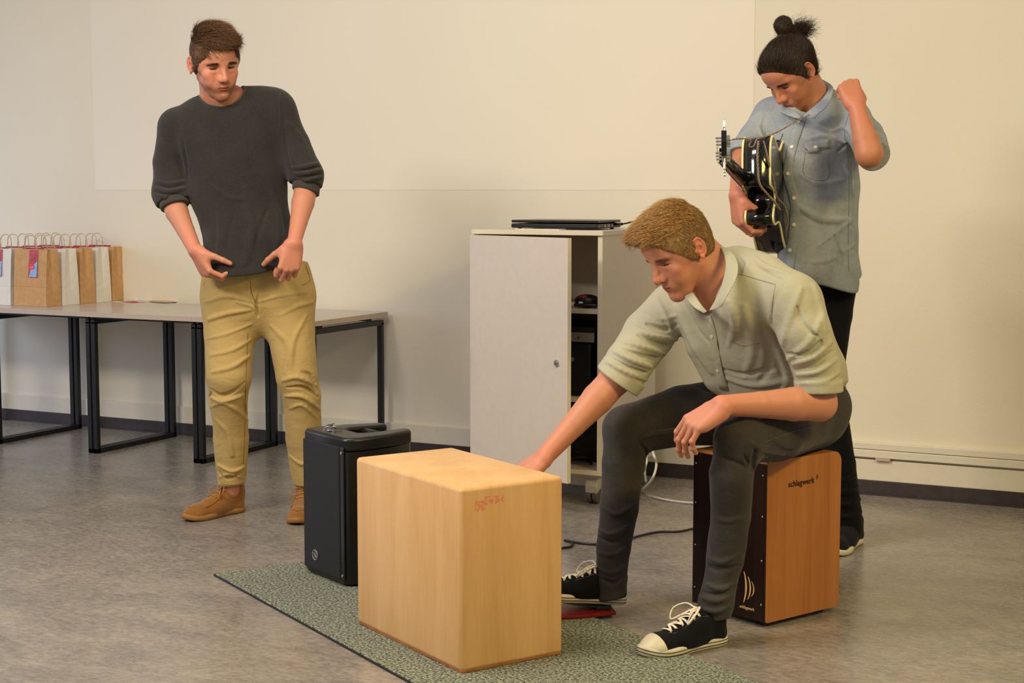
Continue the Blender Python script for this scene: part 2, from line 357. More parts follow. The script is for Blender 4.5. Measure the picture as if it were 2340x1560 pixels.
# laptop
lz = CZ1 + .019; a0 = PZ(1170, 521, lz); 
g = thing('laptop', 'closed black laptop lying on the grey cabinet', 'laptop', (CX0 + .128, CY0 + .08, lz + .0), .03)
MB().box(0, .385, 0, .26, .006, .024, bev=.004).build('laptop_base', M['plastic_black'], g)
MB().box(0, .385, .002, .262, .0275, .0385, bev=.004).build('laptop_lid', M['laptop_lid'], g)
MB().box(.02, .365, .24, .258, .010, .034).build('laptop_hinge', M['plastic_black'], g)
for x in (.03, .355):
    for y in (.025, .235): MB().cyl((x, y, .0035), (0, 0, 1), .008, .007, 12).build('foot', M['black_edge'], g)
for k in range(3): MB().box(.384, .3865, .07 + k * .04, .09 + k * .04, .012, .019).build('port', M['silver'], g)
tag(MB().box(CX0 + .17, CX0 + .37, CY0 + .03, CY0 + .14, lz + .0, lz + .003).build('paper_sheet', M['white_paper']), 'sheet of paper under the front edge of the laptop', 'paper')
pl = np.array([CX0 + .128 + .381, CY0 + .08 + .21, lz + .020])
pts = [pl, pl + (.035, .0, .002), pl + (.085, .05, .016), pl + (.12, .13, .022), pl + (.08, .25, .0), pl + (.0, .33, -.10), pl + (-.02, .35, -.5), pl + (-.02, .35, -1.09)]
def smooth_path(pts, n=8):
    pts = [np.asarray(p, float) for p in pts]; q = [pts[0] * 2 - pts[1]] + pts + [pts[-1] * 2 - pts[-2]]; out = []
    for i in range(1, len(q) - 2):
        for k in range(n):
            u = k / n; a, b, c, d = q[i - 1:i + 3]
            out.append(.5 * ((2 * b) + (c - a) * u + (2 * a - 5 * b + 4 * c - d) * u * u + (3 * b - a - 3 * c + d) * u ** 3))
    return out + [pts[-1]]
tag(MB().tube(smooth_path(pts), .0032, 8).tube([pl + (-.002, 0, 0), pl + (.03, 0, .001)], .006, 10).build('laptop_cable', M['cable_black'], smooth=True), 'thin black power cord leaving the back of the laptop', 'cable')
# grey cord hanging from the cabinet back and running over the floor
b0 = np.array([CX1 - .03, CY1 + .03, .20])
pts = [b0, P(1492, 1032, 5.95), P(1500, 1060, 5.9), P(1490, 1095, 5.85)] + [PZ(*p, .006) for p in ((1468, 1123), (1500, 1137), (1560, 1147), (1620, 1150), (1700, 1152))]
tag(MB().tube(smooth_path(pts), .0048, 8).build('grey_power_cord', M['cable_grey'], smooth=True), 'light grey cord looping from the cabinet back across the floor behind the cajon', 'cable')
pts = [b0 + (-.02, -.05, .02), P(1478, 1045, 6.0), P(1474, 1075, 5.97), P(1476, 1100, 6.0)]
tag(MB().tube(smooth_path(pts), .004, 8).build('hanging_cord', M['cable_grey'], smooth=True), 'short grey cord hanging below the back corner of the cabinet', 'cable')
pts = [PZ(*p, .006) for p in ((1240, 1262), (1284, 1252), (1304, 1248), (1306, 1238), (1290, 1234), (1310, 1238), (1362, 1243), (1420, 1236), (1460, 1224), (1505, 1215), (1550, 1214), (1590, 1206), (1660, 1190))]
tag(MB().tube(smooth_path(pts), .0045, 8).build('black_floor_cable', M['cable_black'], smooth=True), 'black audio cable snaking over the floor between the box and the cajon', 'cable')
# ================================================================== MAT, BOX, CAJON, SPEAKER
mo = thing('mat', 'green-grey speckled carpet runner with black edge under the wooden box and speaker', 'mat', (-3.181, 4.126, 0), -.542)
ml, mw = 2.55, .76
MB().box(.004, ml - .004, .004, mw - .004, .0, .0085, bev=.002).build('pile', M['mat'], mo)
MB().box(0, ml, 0, mw, 0, .005).build('bound_edge', M['black_edge'], mo)
MZ = .0085
bx = thing('wooden_box', 'large plain birch plywood box standing on the speckled mat', 'box', (-2.432, 3.826, MZ), -math.atan2(.292, .504))
L, Wd, Hb = .583, .327, .492
MB().box(0, L, 0, Wd, .004, Hb, bev=.012, seg=4).build('box_body', M['birch'], bx, angle=35)
MB().box(.003, L - .003, .003, Wd - .003, 0, .010, bev=.002).build('bottom_panel', M['cajon'], bx)
# cajon the seated man sits on ; local x = along front panel, y = back
cp = np.array([-1.355, 4.331]); ux = nrm([.9065, -.4225]); cj_w, cj_d, cj_h = .295, .3245, .492
o = cp - ux * cj_w
cj = thing('cajon', 'box drum with beech sides and dark striped front, under the seated man', 'drum', (o[0], o[1], 0), math.atan2(ux[1], ux[0]))
r = .030; prof = []
def rr_prof(w, z0, z1, r):                                           # rounded rectangle in local y,z
    pts = []
    for cx_, cz_, a0 in ((w - r, z1 - r, 0), (r * .35, z1 - r * .35, pi / 2), (r * .35, z0 + r * .35, pi), (w - r * .5, z0 + r * .5, 1.5 * pi)):
        q = {0: r, pi / 2: r * .35, pi: r * .35, 1.5 * pi: r * .5}[a0]
        pts += [(cx_ + q * cos(a0 + k * pi / 16), cz_ + q * sin(a0 + k * pi / 16)) for k in range(9)]
    return pts
MB().prism([(0, y, z) for y, z in rr_prof(cj_d, .016, cj_h, r * 1.1)], (cj_w, 0, 0)).build('shell', M['cajon'], cj, angle=30)
MB().box(.001, cj_w - .001, -.006, .0, .020, cj_h - .008, bev=.002).build('front_panel', M['cajon_front'], cj)
for x in (.04, cj_w - .04):
    for y in (.04, cj_d - .05): MB().cyl((x, y, .009), (0, 0, 1), .016, .018, 20).build('rubber_foot', M['black_edge'], cj)
for z in (.07, .2, .33, .45):
    for x in (.012, cj_w - .012): MB().sph((x, -.006, z), .0032, (1, .5, 1), 10).build('screw', M['silver'], cj, smooth=True)
MB().sph((cj_w - .012, cj_d, .31), .0045, (1, .6, 1), 10).build('screw', M['silver'], cj, smooth=True)
Mtx = Matrix.Translation((cj_w + .0003, .146, .415)) @ Matrix.Rotation(pi / 2, 4, 'Z') @ Matrix.Rotation(pi / 2, 4, 'X')
text_obj('side_lettering', 'schlagwerk', M['ink'], cj, Mtx, .0255, bold=.0004)
def arcs(name, mat, parent, cx_, cz_, s, fn):
    b = MB()
    for k, (xo, hh, w) in enumerate(((0, 1.0, .16), (.36, .74, .13), (.66, .5, .10))):
        outer, inner = [], []
        for a in np.linspace(-1, 1, 13):
            z = a * hh * s; bow = (1 - a * a) * .20 * s; th = w * s * (.35 + .65 * (1 - abs(a)) ** .6)
            outer.append((cx_ + xo * s + bow + th / 2, cz_ + z)); inner.append((cx_ + xo * s + bow - th / 2, cz_ + z))
        b.prism([fn(*p) for p in outer + inner[::-1]], np.array(fn(0, 0, 1)) - np.array(fn(0, 0, 0)))
    b.build(name, mat, parent)
arcs('front_emblem', M['logo_cream'], cj, cj_w - .080, .110, .046, lambda x, z, e=0: (x, -.0062 - .0005 * e, z))
arcs('side_emblem', M['ink'], cj, .212, .424, .009, lambda y, z, e=0: (cj_w + .0003 + .0005 * e, y, z))
Mtx = Matrix.Translation((cj_w - .066, -.0066, .050)) @ Matrix.Rotation(pi / 2, 4, 'X')
text_obj('front_lettering', 'schlagwerk', M['logo_cream'], cj, Mtx, .0130, bold=.0001)
# loudspeaker
su = nrm([.255, -.13]); sp = thing('loudspeaker', 'black portable loudspeaker with round tuning-fork emblem, standing behind the wooden box', 'loudspeaker', (-2.940, 4.290, MZ), math.atan2(su[1], su[0]))
sw, sd, sh = .302, .285, .480
def plan(o=0, y0=0): return [(.03 + o, y0 + o), (.012 + o, .012 + o), (o, .05), (.012 + o, .16), (.055 + o, sd - .02 - o), (.075 + o, sd - o), (sw - .075 - o, sd - o), (sw - .055 - o, sd - .02 - o), (sw - .012 - o, .16), (sw - o, .05), (sw - .012 - o, .012 + o), (sw - .03 - o, y0 + o)]
b = MB(); zs = [(0, .014), (.008, .004), (.02, 0), (sh - .045, 0)]
b.grid([[(x, y, z) for x, y in plan(o)] for z, o in zs], close_u=True).grid([[(x, y, sh - .045) for x, y in plan(0)[:6]][::1], [(x, y, sh - .045) for x, y in plan(0)[6:][::-1]]])
b.grid([[(x, y, 0) for x, y in plan(.014)[:6]], [(x, y, 0) for x, y in plan(.014)[6:][::-1]]])
b.build('cabinet_shell', M['speaker'], sp, angle=30)
# top rim: front bar + two arms around the carrying recess
rim = [(.014, .012), (.03, 0), (sw - .03, 0), (sw - .014, .012), (sw, .05), (sw - .012, .16), (sw - .05, sd - .012), (sw - .075, sd), (sw - .1, sd - .01), (sw - .085, .14), (sw - .1, .105), (.1, .105), (.085, .14), (.1, sd - .01), (.075, sd), (.05, sd - .012), (.012, .16), (0, .05)]
MB().prism([(x, y, sh - .046) for x, y in rim], (0, 0, .046)).build('top_rim', M['speaker'], sp, bevel=.010, angle=40)
MB().tube([(.09, .19, sh - .020), (sw - .09, .19, sh - .020)], .014, 14).build('carry_handle', M['speaker'], sp, smooth=True)
MB().box(.022, sw - .045, -.0045, .004, .022, sh - .030, bev=.004).build('grille', M['grille'], sp)
MB().box(sw - .043, sw - .020, -.002, .004, .022, sh - .030, bev=.003).build('front_strip', M['speaker'], sp)
for z in (.035, sh - .048): MB().cyl((sw - .032, -.003, z), (0, 1, 0), .005, .003, 12).build('screw', M['silver'], sp)
lg = MB(); c0 = np.array([.098, -.0055, .072])
lg.tube([c0 + (.0165 * cos(a), 0, .0165 * sin(a)) for a in np.linspace(0, 2 * pi, 33)[:-1]], .0016, 6, close=True)
for k in range(3):                                                   # three crossed tuning forks
    a = k * pi / 3 + pi / 2; u = np.array([cos(a), 0, sin(a)]); w = np.array([-sin(a), 0, cos(a)])
    lg.tube([c0 + u * .015, c0 - u * .004], .0012, 5)
    for s in (-1, 1): lg.tube([c0 - u * .003 + w * s * .0002, c0 - u * .006 + w * s * .0022, c0 - u * .0145 + w * s * .0022], .0010, 5)
lg.build('emblem', M['logo_grey'], sp, smooth=True)
# keys on the speaker
kc = np.array([-2.940, 4.290]) + su * .10 + nrm([-su[1], su[0]]) * .045
g = thing('key_ring', 'small bunch of silver and black keys on top of the loudspeaker', 'keys', (kc[0], kc[1], MZ + sh), .3)
MB().tube([(.012 * cos(a), .012 * sin(a), .004 + .006 * sin(a)) for a in np.linspace(0, 2 * pi, 21)[:-1]], .0014, 6, close=True).build('ring', M['chrome'], g, smooth=True)
for k in range(4):
    a = -.8 + k * .75; m4 = Matrix.Translation((.012 * cos(a), .012 * sin(a), .001 + .004 * k)) @ Matrix.Rotation(a, 4, 'Z')
    MB().box(0, .016, -.009, .009, 0, .0035, bev=.002, M=m4).box(.016, .040, -.003, .003, .0005, .0025, M=m4).build('key', M['plastic_black'] if k % 2 else M['chrome'], g)
# red foot pedal under his right shoe
pc = PZ(1392, 1400, 0); pdir = nrm(PZ(1288, 1404, 0)[:2] - PZ(1400, 1400, 0)[:2])
g = thing('foot_pedal', 'red metal foot pedal on the floor under the right shoe of the seated man', 'pedal', (pc[0], pc[1], .007), math.atan2(pdir[1], pdir[0]))
MB().prism([(-.01, -.04, .002), (-.01, .058, .002), (.10, .085, .002), (.30, .09, .002), (.30, -.07, .002)], (0, 0, .010)).build('base_plate', M['red'], g, bevel=.002)
MB().prism([(.0, -.036, .013), (.0, .036, .013), (.045, .036, .013), (.045, -.036, .013)], (0, 0, .012)).build('heel_plate', M['black_edge'], g, bevel=.002)
MB().prism([(.045, -.036, .018), (.045, .036, .018), (.27, .040, .060), (.27, -.040, .060)], (0, 0, .006)).build('footboard', M['black_steel'], g, bevel=.002)
for s in (-1, 1): MB().cyl((.295, s * .05, .07), (0, 0, 1), .007, .125, 12).build('post', M['silver'], g, smooth=True)
MB().cyl((.295, 0, .13), (0, 1, 0), .005, .11, 12).build('axle', M['silver'], g, smooth=True)
# ================================================================== IMPLICIT-SURFACE MODELLER FOR THE PEOPLE
F32 = np.float32
def smin(a, b, k):
    if k <= 0: return np.minimum(a, b)
    h = np.maximum(k - np.abs(a - b), 0) / k
    return np.minimum(a, b) - h * h * (k * .25)
def smax(a, b, k): return -smin(-a, -b, k)
class Cone:                                                          # tapered capsule, optionally flattened along ax by q
    def __init__(s, a, b, ra, rb=None, ax=None, q=1.0, k=.02, op='+'):
        s.a = np.asarray(a, float); s.b = np.asarray(b, float); s.ra = ra; s.rb = ra if rb is None else rb
        s.ax = None if ax is None or q == 1 else nrm(ax); s.q = q; s.k = k; s.op = op
        s.c = (s.a + s.b) / 2; s.R = np.linalg.norm(s.a - s.b) / 2 + max(s.ra, s.rb)
    def d(s, X):
        o = X - s.a.astype(F32); ab = (s.b - s.a).astype(F32); L = float(ab @ ab)
        if s.ax is not None:
            e = s.ax.astype(F32) * F32(1 / s.q - 1)
            ab2 = ab + e * F32(s.ax @ ab); o = o + (o @ s.ax.astype(F32))[:, None] * e[None]; L = float(ab2 @ ab2)
            t = np.clip(o @ ab2 / max(L, 1e-9), 0, 1); v = o - t[:, None] * ab2
        else:
            t = np.clip(o @ ab / max(L, 1e-9), 0, 1); v = o - t[:, None] * ab
        r = np.sqrt(np.einsum('ij,ij->i', v, v)) - (s.ra + (s.rb - s.ra) * t)
        return r * min(1, s.q)
class Ell:
    def __init__(s, c, r, M3=None, k=.02, op='+'):
        s.c = np.asarray(c, float); s.r = np.asarray(r, float); s.M = np.eye(3) if M3 is None else np.asarray(M3); s.k = k; s.op = op; s.R = max(r)
    def d(s, X):
        q = (X - s.c.astype(F32)) @ s.M.astype(F32); a = q / s.r.astype(F32); k0 = np.sqrt(np.einsum('ij,ij->i', a, a)); b = a / s.r.astype(F32)
        k1 = np.sqrt(np.einsum('ij,ij->i', b, b)) + 1e-6
        return np.where(k0 < .3, (k0 - 1) * min(s.r), k0 * (k0 - 1) / k1).astype(F32)
class Plane:                                                         # keeps the side the normal points away from
    def __init__(s, p, n, k=.004): s.p = np.asarray(p, float); s.n = nrm(n); s.k = k; s.op = 'cut'; s.c = s.p; s.R = 99
    def d(s, X): return (X @ s.n.astype(F32) - F32(s.p @ s.n))
class Field:
    def __init__(s, items, k=None, op='+', disp=None): s.items = list(items); s.k = .02 if k is None else k; s.op = op; s.disp = disp; s._b()
    def _b(s):
        it = [i for i in s.items if not isinstance(i, Plane) and i.op == '+']
        lo = np.min([i.c - i.R for i in it], 0); hi = np.max([i.c + i.R for i in it], 0); s.lo, s.hi = lo, hi
        s.c = (lo + hi) / 2; s.R = float(np.linalg.norm(hi - lo) / 2)
    def ev(s, X, cc=None, cr=0):
        out = None
        for i in s.items:
            if not isinstance(i, Plane) and cc is not None and np.linalg.norm(i.c - cc) > i.R + cr + .05: continue
            if isinstance(i, Plane):
                if out is not None: out = smax(out, i.d(X), i.k)
                continue
            d = i.ev(X, cc, cr) if isinstance(i, Field) else i.d(X)
            if d is None: continue
            if i.op == '+': out = d if out is None else smin(out, d, i.k)
            elif i.op == '-' and out is not None: out = smax(out, -d, i.k)
        if out is None: return None
        return out + s.disp(X) if s.disp is not None else out
    def full(s, X):
        X = np.asarray(X, F32).reshape(-1, 3); r = s.ev(X); return r
    def grad(s, X, e=.0015, cc=None, cr=0):
        X = np.asarray(X, F32); g = np.zeros_like(X)
        for w in np.array([[1, -1, -1], [-1, -1, 1], [-1, 1, -1], [1, 1, 1]], F32):
            v = s.ev(X + w * F32(e), cc, cr); v = np.ones(len(X), F32) if v is None else v
            g += w * v[:, None]
        return g / (4 * e)
def extract(f, h, n=22):
    lo = np.floor((f.lo - .03) / h).astype(int); hi = np.ceil((f.hi + .03) / h).astype(int)
    K0 = 1 << 20; keysV, posV, quads = [], [], []
    B = 1 << 13
    def key(i, j, k): return ((i.astype(np.int64) + 4096) * 8192 + (j + 4096)) * 8192 + (k + 4096)
    m = n + 2
    gi = np.arange(-1, n + 1)
    I, J, Kk = np.meshgrid(gi, gi, gi, indexing='ij')
    base = np.stack([I.ravel(), J.ravel(), Kk.ravel()], 1)
    def center_d(c, r):
        v = f.ev(np.asarray([c], F32), np.asarray(c), r); return 9 if v is None else float(v[0])
    for a in range(lo[0], hi[0] + 1, n):
        for b in range(lo[1], hi[1] + 1, n):
            for c in range(lo[2], hi[2] + 1, n):
                cc = (np.array([a, b, c]) + n / 2) * h; cr = (n / 2 + 1.5) * h * 1.75
                dv = center_d(cc, cr)
                if abs(dv) > cr * 1.15 + .012: continue
                X = ((base + np.array([a, b, c])) * h).astype(F32)
                D = f.ev(X, cc, cr)
                if D is None: continue
                D = D.reshape(m, m, m); S = D < 0
                if S.all() or not S.any(): continue
                cs = sum(S[x:x + m - 1, y:y + m - 1, z:z + m - 1].astype(np.int8) for x in (0, 1) for y in (0, 1) for z in (0, 1))
                act = (cs > 0) & (cs < 8)
                ci = np.argwhere(act)
                acc = np.zeros((len(ci), 3)); cnt = np.zeros(len(ci))
                for (p, q) in (((0,0,0),(1,0,0)),((0,1,0),(1,1,0)),((0,0,1),(1,0,1)),((0,1,1),(1,1,1)),((0,0,0),(0,1,0)),((1,0,0),(1,1,0)),((0,0,1),(0,1,1)),((1,0,1),(1,1,1)),((0,0,0),(0,0,1)),((1,0,0),(1,0,1)),((0,1,0),(0,1,1)),((1,1,0),(1,1,1))):
                    p = np.array(p); q = np.array(q)
                    d0 = D[tuple((ci + p).T)]; d1 = D[tuple((ci + q).T)]; x = (d0 < 0) != (d1 < 0)
                    tt = np.where(x, d0 / np.where(x, d0 - d1, 1), 0)
                    acc += np.where(x[:, None], p + (q - p) * tt[:, None], 0); cnt += x
                pos = (ci - 1 + np.array([a, b, c]) + acc / cnt[:, None]) * h
                for it in range(2):
                    fv = f.ev(pos.astype(F32), cc, cr); g = f.grad(pos, h * .4, cc, cr); g2 = np.maximum(np.einsum('ij,ij->i', g, g), .05)
                    st = -(fv / g2)[:, None] * g; ln = np.linalg.norm(st, axis=1, keepdims=True); pos = pos + st * np.minimum(1, h * .5 / np.maximum(ln, 1e-9))
                gidx = ci - 1 + np.array([a, b, c])
                keysV.append(key(gidx[:, 0], gidx[:, 1], gidx[:, 2])); posV.append(pos)
                core = slice(1, n + 1)
                for axd in range(3):
                    e = [0, 0, 0]; e[axd] = 1
                    A = S[1:n + 1, 1:n + 1, 1:n + 1]
                    Bs = S[1 + e[0]:n + 1 + e[0], 1 + e[1]:n + 1 + e[1], 1 + e[2]:n + 1 + e[2]]
                    ed = np.argwhere(A != Bs)
                    if not len(ed): continue
                    fl = A[tuple(ed.T)]
                    g0 = ed + np.array([a, b, c])
                    u = [0, 0, 0]; w = [0, 0, 0]; u[(axd + 1) % 3] = 1; w[(axd + 2) % 3] = 1; u = np.array(u); w = np.array(w)
                    cs4 = [g0 - u - w, g0 - w, g0, g0 - u]
                    kk = np.stack([key(q[:, 0], q[:, 1], q[:, 2]) for q in cs4], 1)
                    kk[~fl] = kk[~fl][:, ::-1]; quads.append(kk)
    if not keysV: return np.zeros((0, 3)), np.zeros((0, 4), int)
    kv = np.concatenate(keysV); pv = np.concatenate(posV); q = np.concatenate(quads)
    uk, ix = np.unique(kv, return_index=True); pv = pv[ix]
    qi = np.searchsorted(uk, q); qi = np.minimum(qi, len(uk) - 1); good = (uk[qi] == q).all(1); qi = qi[good]
    used = np.unique(qi); mp = np.zeros(len(uk), int); mp[used] = np.arange(len(used))
    return pv[used], mp[qi]
def join_parts(parts):
    vs, fs, o = [], [], 0
    for v, f in parts: vs.append(v); fs.append(f + o); o += len(v)
    return np.concatenate(vs), np.concatenate(fs)
def hits(f, pts, d0, d1=None):                                       # where the camera's sight lines meet a surface, with normals
    d1 = d0 + 1.2 if d1 is None else d1
    r = np.array([ray(x, y) / (ray(x, y) @ Fv) for x, y in pts]); t = np.full(len(pts), d0); ok = np.ones(len(pts), bool)
    for i in range(90):
        v = f.full(CC + r * t[:, None]); t = t + np.clip(v, -.02, .05) * .8
    X = CC + r * t[:, None]; n = f.grad(X, .003); n /= np.maximum(np.linalg.norm(n, axis=1, keepdims=True), 1e-6)
    ok = (t < d1) & (np.abs(f.full(X)) < .01); return X, n, ok
def densify(pts, step=14):
    out = []
    for (x0, y0), (x1, y1) in zip(pts[:-1], pts[1:]):
        k = max(1, int(math.hypot(x1 - x0, y1 - y0) / step))
        out += [(x0 + (x1 - x0) * i / k, y0 + (y1 - y0) * i / k) for i in range(k)]
    return out + [pts[-1]]
def spl2(pts): 
    q = smooth_path([(x, y, 0) for x, y in pts], 4); return [(p[0], p[1]) for p in q]
def folds(f, lines, d0, d1=None):                                    # real ridges (+) and creases (-) in the cloth
    new = []
    for ln in lines:
        cones = []
        pts, w, hgt = ln[0], ln[1], ln[2]
        pts = densify(spl2(pts), 10); X, n, ok = hits(f, pts, d0, d1); m = len(pts); w, hgt = w * .66, hgt * 1.15
        for i in range(m - 1):
            if not (ok[i] and ok[i + 1]) or np.linalg.norm(X[i] - X[i + 1]) > .05: continue
            def tp(j): return max(.15, math.sin(pi * min(1, max(0, (j + .4) / m))) ** .6)
            w0, w1 = w * tp(i), w * tp(i + 1); h0, h1 = abs(hgt) * tp(i), abs(hgt) * tp(i + 1)
            if hgt > 0: cones.append(Cone(X[i] - n[i] * (w0 - h0), X[i + 1] - n[i + 1] * (w1 - h1), w0, w1, k=.001))
            else: cones.append(Cone(X[i] + n[i] * (w0 - h0), X[i + 1] + n[i + 1] * (w1 - h1), w0, w1, k=.001))
        if cones: new.append(Field(cones, w * (1.2 if hgt > 0 else .9), '+' if hgt > 0 else '-'))
    f.items += new
def seam(f, pts, r, d0, lift=.0008, d1=None):
    pts = densify(spl2(pts), 12); X, n, ok = hits(f, pts, d0, d1); return [X[i] + n[i] * lift for i in range(len(pts)) if ok[i] and n[i] @ nrm(X[i] - CC) < -.25]
def seam_obj(name, f, lines, r, mat, parent, d0, lift=.0005):
    b = MB()
    for l in lines:
        q = seam(f, l, r, d0, lift)
        if len(q) > 1: b.tube(q, r, 6)
    return b.build(name, mat, parent, smooth=True)
def patch(f, quad, nx, ny, off, d0, d1=None, edge=None):             # piece of cloth lying on the surface ; quad = 4 picture corners tl,tr,br,bl
    tl, tr, br, bl = [np.array(q, float) for q in quad]; pts = []
    for j in range(ny + 1):
        v = j / ny
        for i in range(nx + 1):
            u = i / nx; pts.append(tuple((tl * (1 - u) + tr * u) * (1 - v) + (bl * (1 - u) + br * u) * v))
    X, n, ok = hits(f, pts, d0, d1); X = X + n * off; return [list(X[j * (nx + 1):(j + 1) * (nx + 1)]) for j in range(ny + 1)]
def wav(amp, fr, seed=0, stretch=None):                              # gentle irregular cloth undulation
    rs = np.random.RandomState(seed); D = rs.normal(size=(5, 3)); D /= np.linalg.norm(D, axis=1, keepdims=True)
    if stretch is not None: D = D - np.outer(D @ nrm(stretch), nrm(stretch)) * .7
    ph = rs.rand(5) * 6.28; fq = fr * (0.7 + rs.rand(5) * .9)
    def g(X):
        o = np.zeros(len(X), F32)
        w = np.sin(X @ (D[0] * fr * .6).astype(F32) + F32(ph[0])) * F32(.9)
        for i in range(5): o += np.sin(X @ (D[i] * fq[i]).astype(F32) + F32(ph[i]) + w)
        return o * F32(amp / 3)
    return g
def frame3(fwd, up):
    y = nrm(fwd); z = np.asarray(up, float); z = nrm(z - y * (z @ y)); x = np.cross(y, z); return np.array([x, y, z]).T
# ------------------------------------------------------------------ head
def head_items(o, Mx, s, nose=1.0, jaw=1.0, brow=1.0, lid=.0018, smile=0.0):
    W = lambda p: o + Mx @ (np.array(p, float) * s)
    E = lambda c, r, k=.012, op='+': Ell(W(c), np.array(r) * s, Mx, k * s, op)
    def Cn(a, b, ra, rb=None, k=.012, op='+', ax=None, q=1): return Cone(W(a), W(b), ra * s, (ra if rb is None else rb) * s, None if ax is None else Mx @ np.array(ax, float), q, k * s, op)
    it = [E((0, -.006, .035), (.0745, .086, .081)), E((0, .036, .035), (.060, .052, .058), .03), E((0, .030, -.020), (.060, .055, .062), .025)]
    it += [E((0, .028, -.06), (.047 * jaw, .048, .045), .02)]
    for q in (-1, 1):
        it += [Cn((q * .051 * jaw, .004, -.048), (q * .025 * jaw, .054, -.092), .016, .015, .020),
               Cn((q * .025 * jaw, .054, -.092), (q * .010, .074, -.102), .016, .016, .014),
               E((q * .042, .062, -.024), (.021, .019, .017), .018),
               E((q * .034, .060, -.050), (.022, .024, .028), .018),
               Cn((q * .046, .069, .0195), (q * .014, .0845, .0165), .0088, .0088, .010),
               E((q * .060, .028, .012), (.014, .03, .03), .02)]
    it += [E((0, .072, .045), (.045, .022, .03), .02), E((0, .078, -.101), (.019, .015, .015), .014), E((0, .066, -.070), (.034, .026, .030), .016)]
    for q in (-1, 1):
        it += [E((q * .031, .0985, .0010), (.0185, .0270, .0112), .006, '-')]
        it += [E((q * .0315, .0668, -.0015), (.0150, .0136, .0122), .003)]                    # lid over the eyeball
        it += [E((q * .0315, .0660, -.0140), (.0165, .0100, .0060), .004)]
        it += [E((q * .0320, .0810, -.0035), (.0150, .0110, lid), .0012, '-')]
        it += [E((q * .031, .074, -.0125), (.015, .010, .006), .008)]
    n = nose
    it += [Cn((0, .0835, .012), (0, .104 * .5 + .052 * n, -.030), .0078, .0088, .014), E((0, .1045 * .55 + .047 * n, -.036), (.0100, .0105, .0092), .007),
           Cn((0, .1045 * .55 + .047 * n, -.038), (0, .088, -.047), .0062, .0065, .006)]
    for q in (-1, 1):
        it += [E((q * .0075, .0955, -.0350), (.0078, .0090, .0095), .008)]
        it += [Cn((q * .008, .0760, .000), (q * .0125, .0835, -.036), .0085, .0090, .010)]
        it += [E((q * .0120, .0935, -.0400), (.0066, .0100, .0068), .006), E((q * .0065, .1005, -.0475), (.0032, .0055, .0035), .002, '-')]
    # mouth: one fused mass, then the lip line
    it += [E((0, .0795, -.066), (.028, .0150, .018), .014),
           Cn((-.020, .0870, -.0665), (-.005, .0955, -.0640), .0026, .0034, .004), Cn((-.005, .0955, -.0640), (.005, .0955, -.0640), .0034, .0034, .004), Cn((.005, .0955, -.0640), (.020, .0870, -.0665), .0034, .0026, .004),
           Cn((-.016, .0870, -.0728), (0, .0935, -.0742), .0032, .0042, .004), Cn((0, .0935, -.0742), (.016, .0870, -.0728), .0042, .0032, .004)]
    z0 = -.0690; zs = z0 + .003 * smile
    it += [Cn((-.0225, .0870, zs), (-.009, .0985, z0), .0013, .0013, .0022, '-'), Cn((-.009, .0985, z0), (.009, .0985, z0), .0013, .0013, .0022, '-'), Cn((.009, .0985, z0), (.0225, .0870, zs), .0013, .0013, .0022, '-')]
    it += [Cn((-.008, .0985, -.0850), (.008, .0985, -.0850), .0055, k=.008, op='-'), Cn((0, .103, -.0535), (0, .106, -.0605), .0030, k=.004, op='-')]
    for q in (-1, 1):
        c = np.array([q * .0775, -.008, -.004])
        it += [Ell(W(c), np.array((.0080, .0165, .0268)) * s, Mx @ rot_z(q * .35) @ rot_x(.12), .006 * s)]
        ring = []
        for a in np.linspace(-2.05, 2.2, 20):                         # outer ear rim
            yy = -.0150 * math.cos(a) * 1.05; zz = .0255 * math.sin(a) + (.002 if abs(a) < 1.5 else 0)
            ring.append(c + np.array([q * (.0048 - .30 * yy * 1.0), yy - .001, zz + .1 * yy]))
        it += [Field([Cn(a, b, .0027, k=.0008) for a, b in zip(ring[:-1], ring[1:])], .004 * s)]
        it += [E(c + np.array([q * .0120, .001, -.003]), (.0095, .0090, .0120), .003, '-'), E(c + np.array([q * .0065, .004, -.027]), (.0036, .0055, .0060), .005),
               E(c + np.array([q * .0105, -.004, .014]), (.0035, .006, .007), .004, '-'), E(c + np.array([q * .0025, .0145, -.004]), (.004, .004, .006), .004)]
    return it
def rot_z(a): c, s = cos(a), sin(a); return np.array([[c, -s, 0], [s, c, 0], [0, 0, 1.]])
def rot_x(a): c, s = cos(a), sin(a); return np.array([[1., 0, 0], [0, c, -s], [0, s, c]])
def rot_y(a): c, s = cos(a), sin(a); return np.array([[c, 0, s], [0, 1., 0], [-s, 0, c]])
def ss(x, a, b): t = np.clip((x - a) / (b - a), 0, 1); return t * t * (3 - 2 * t)
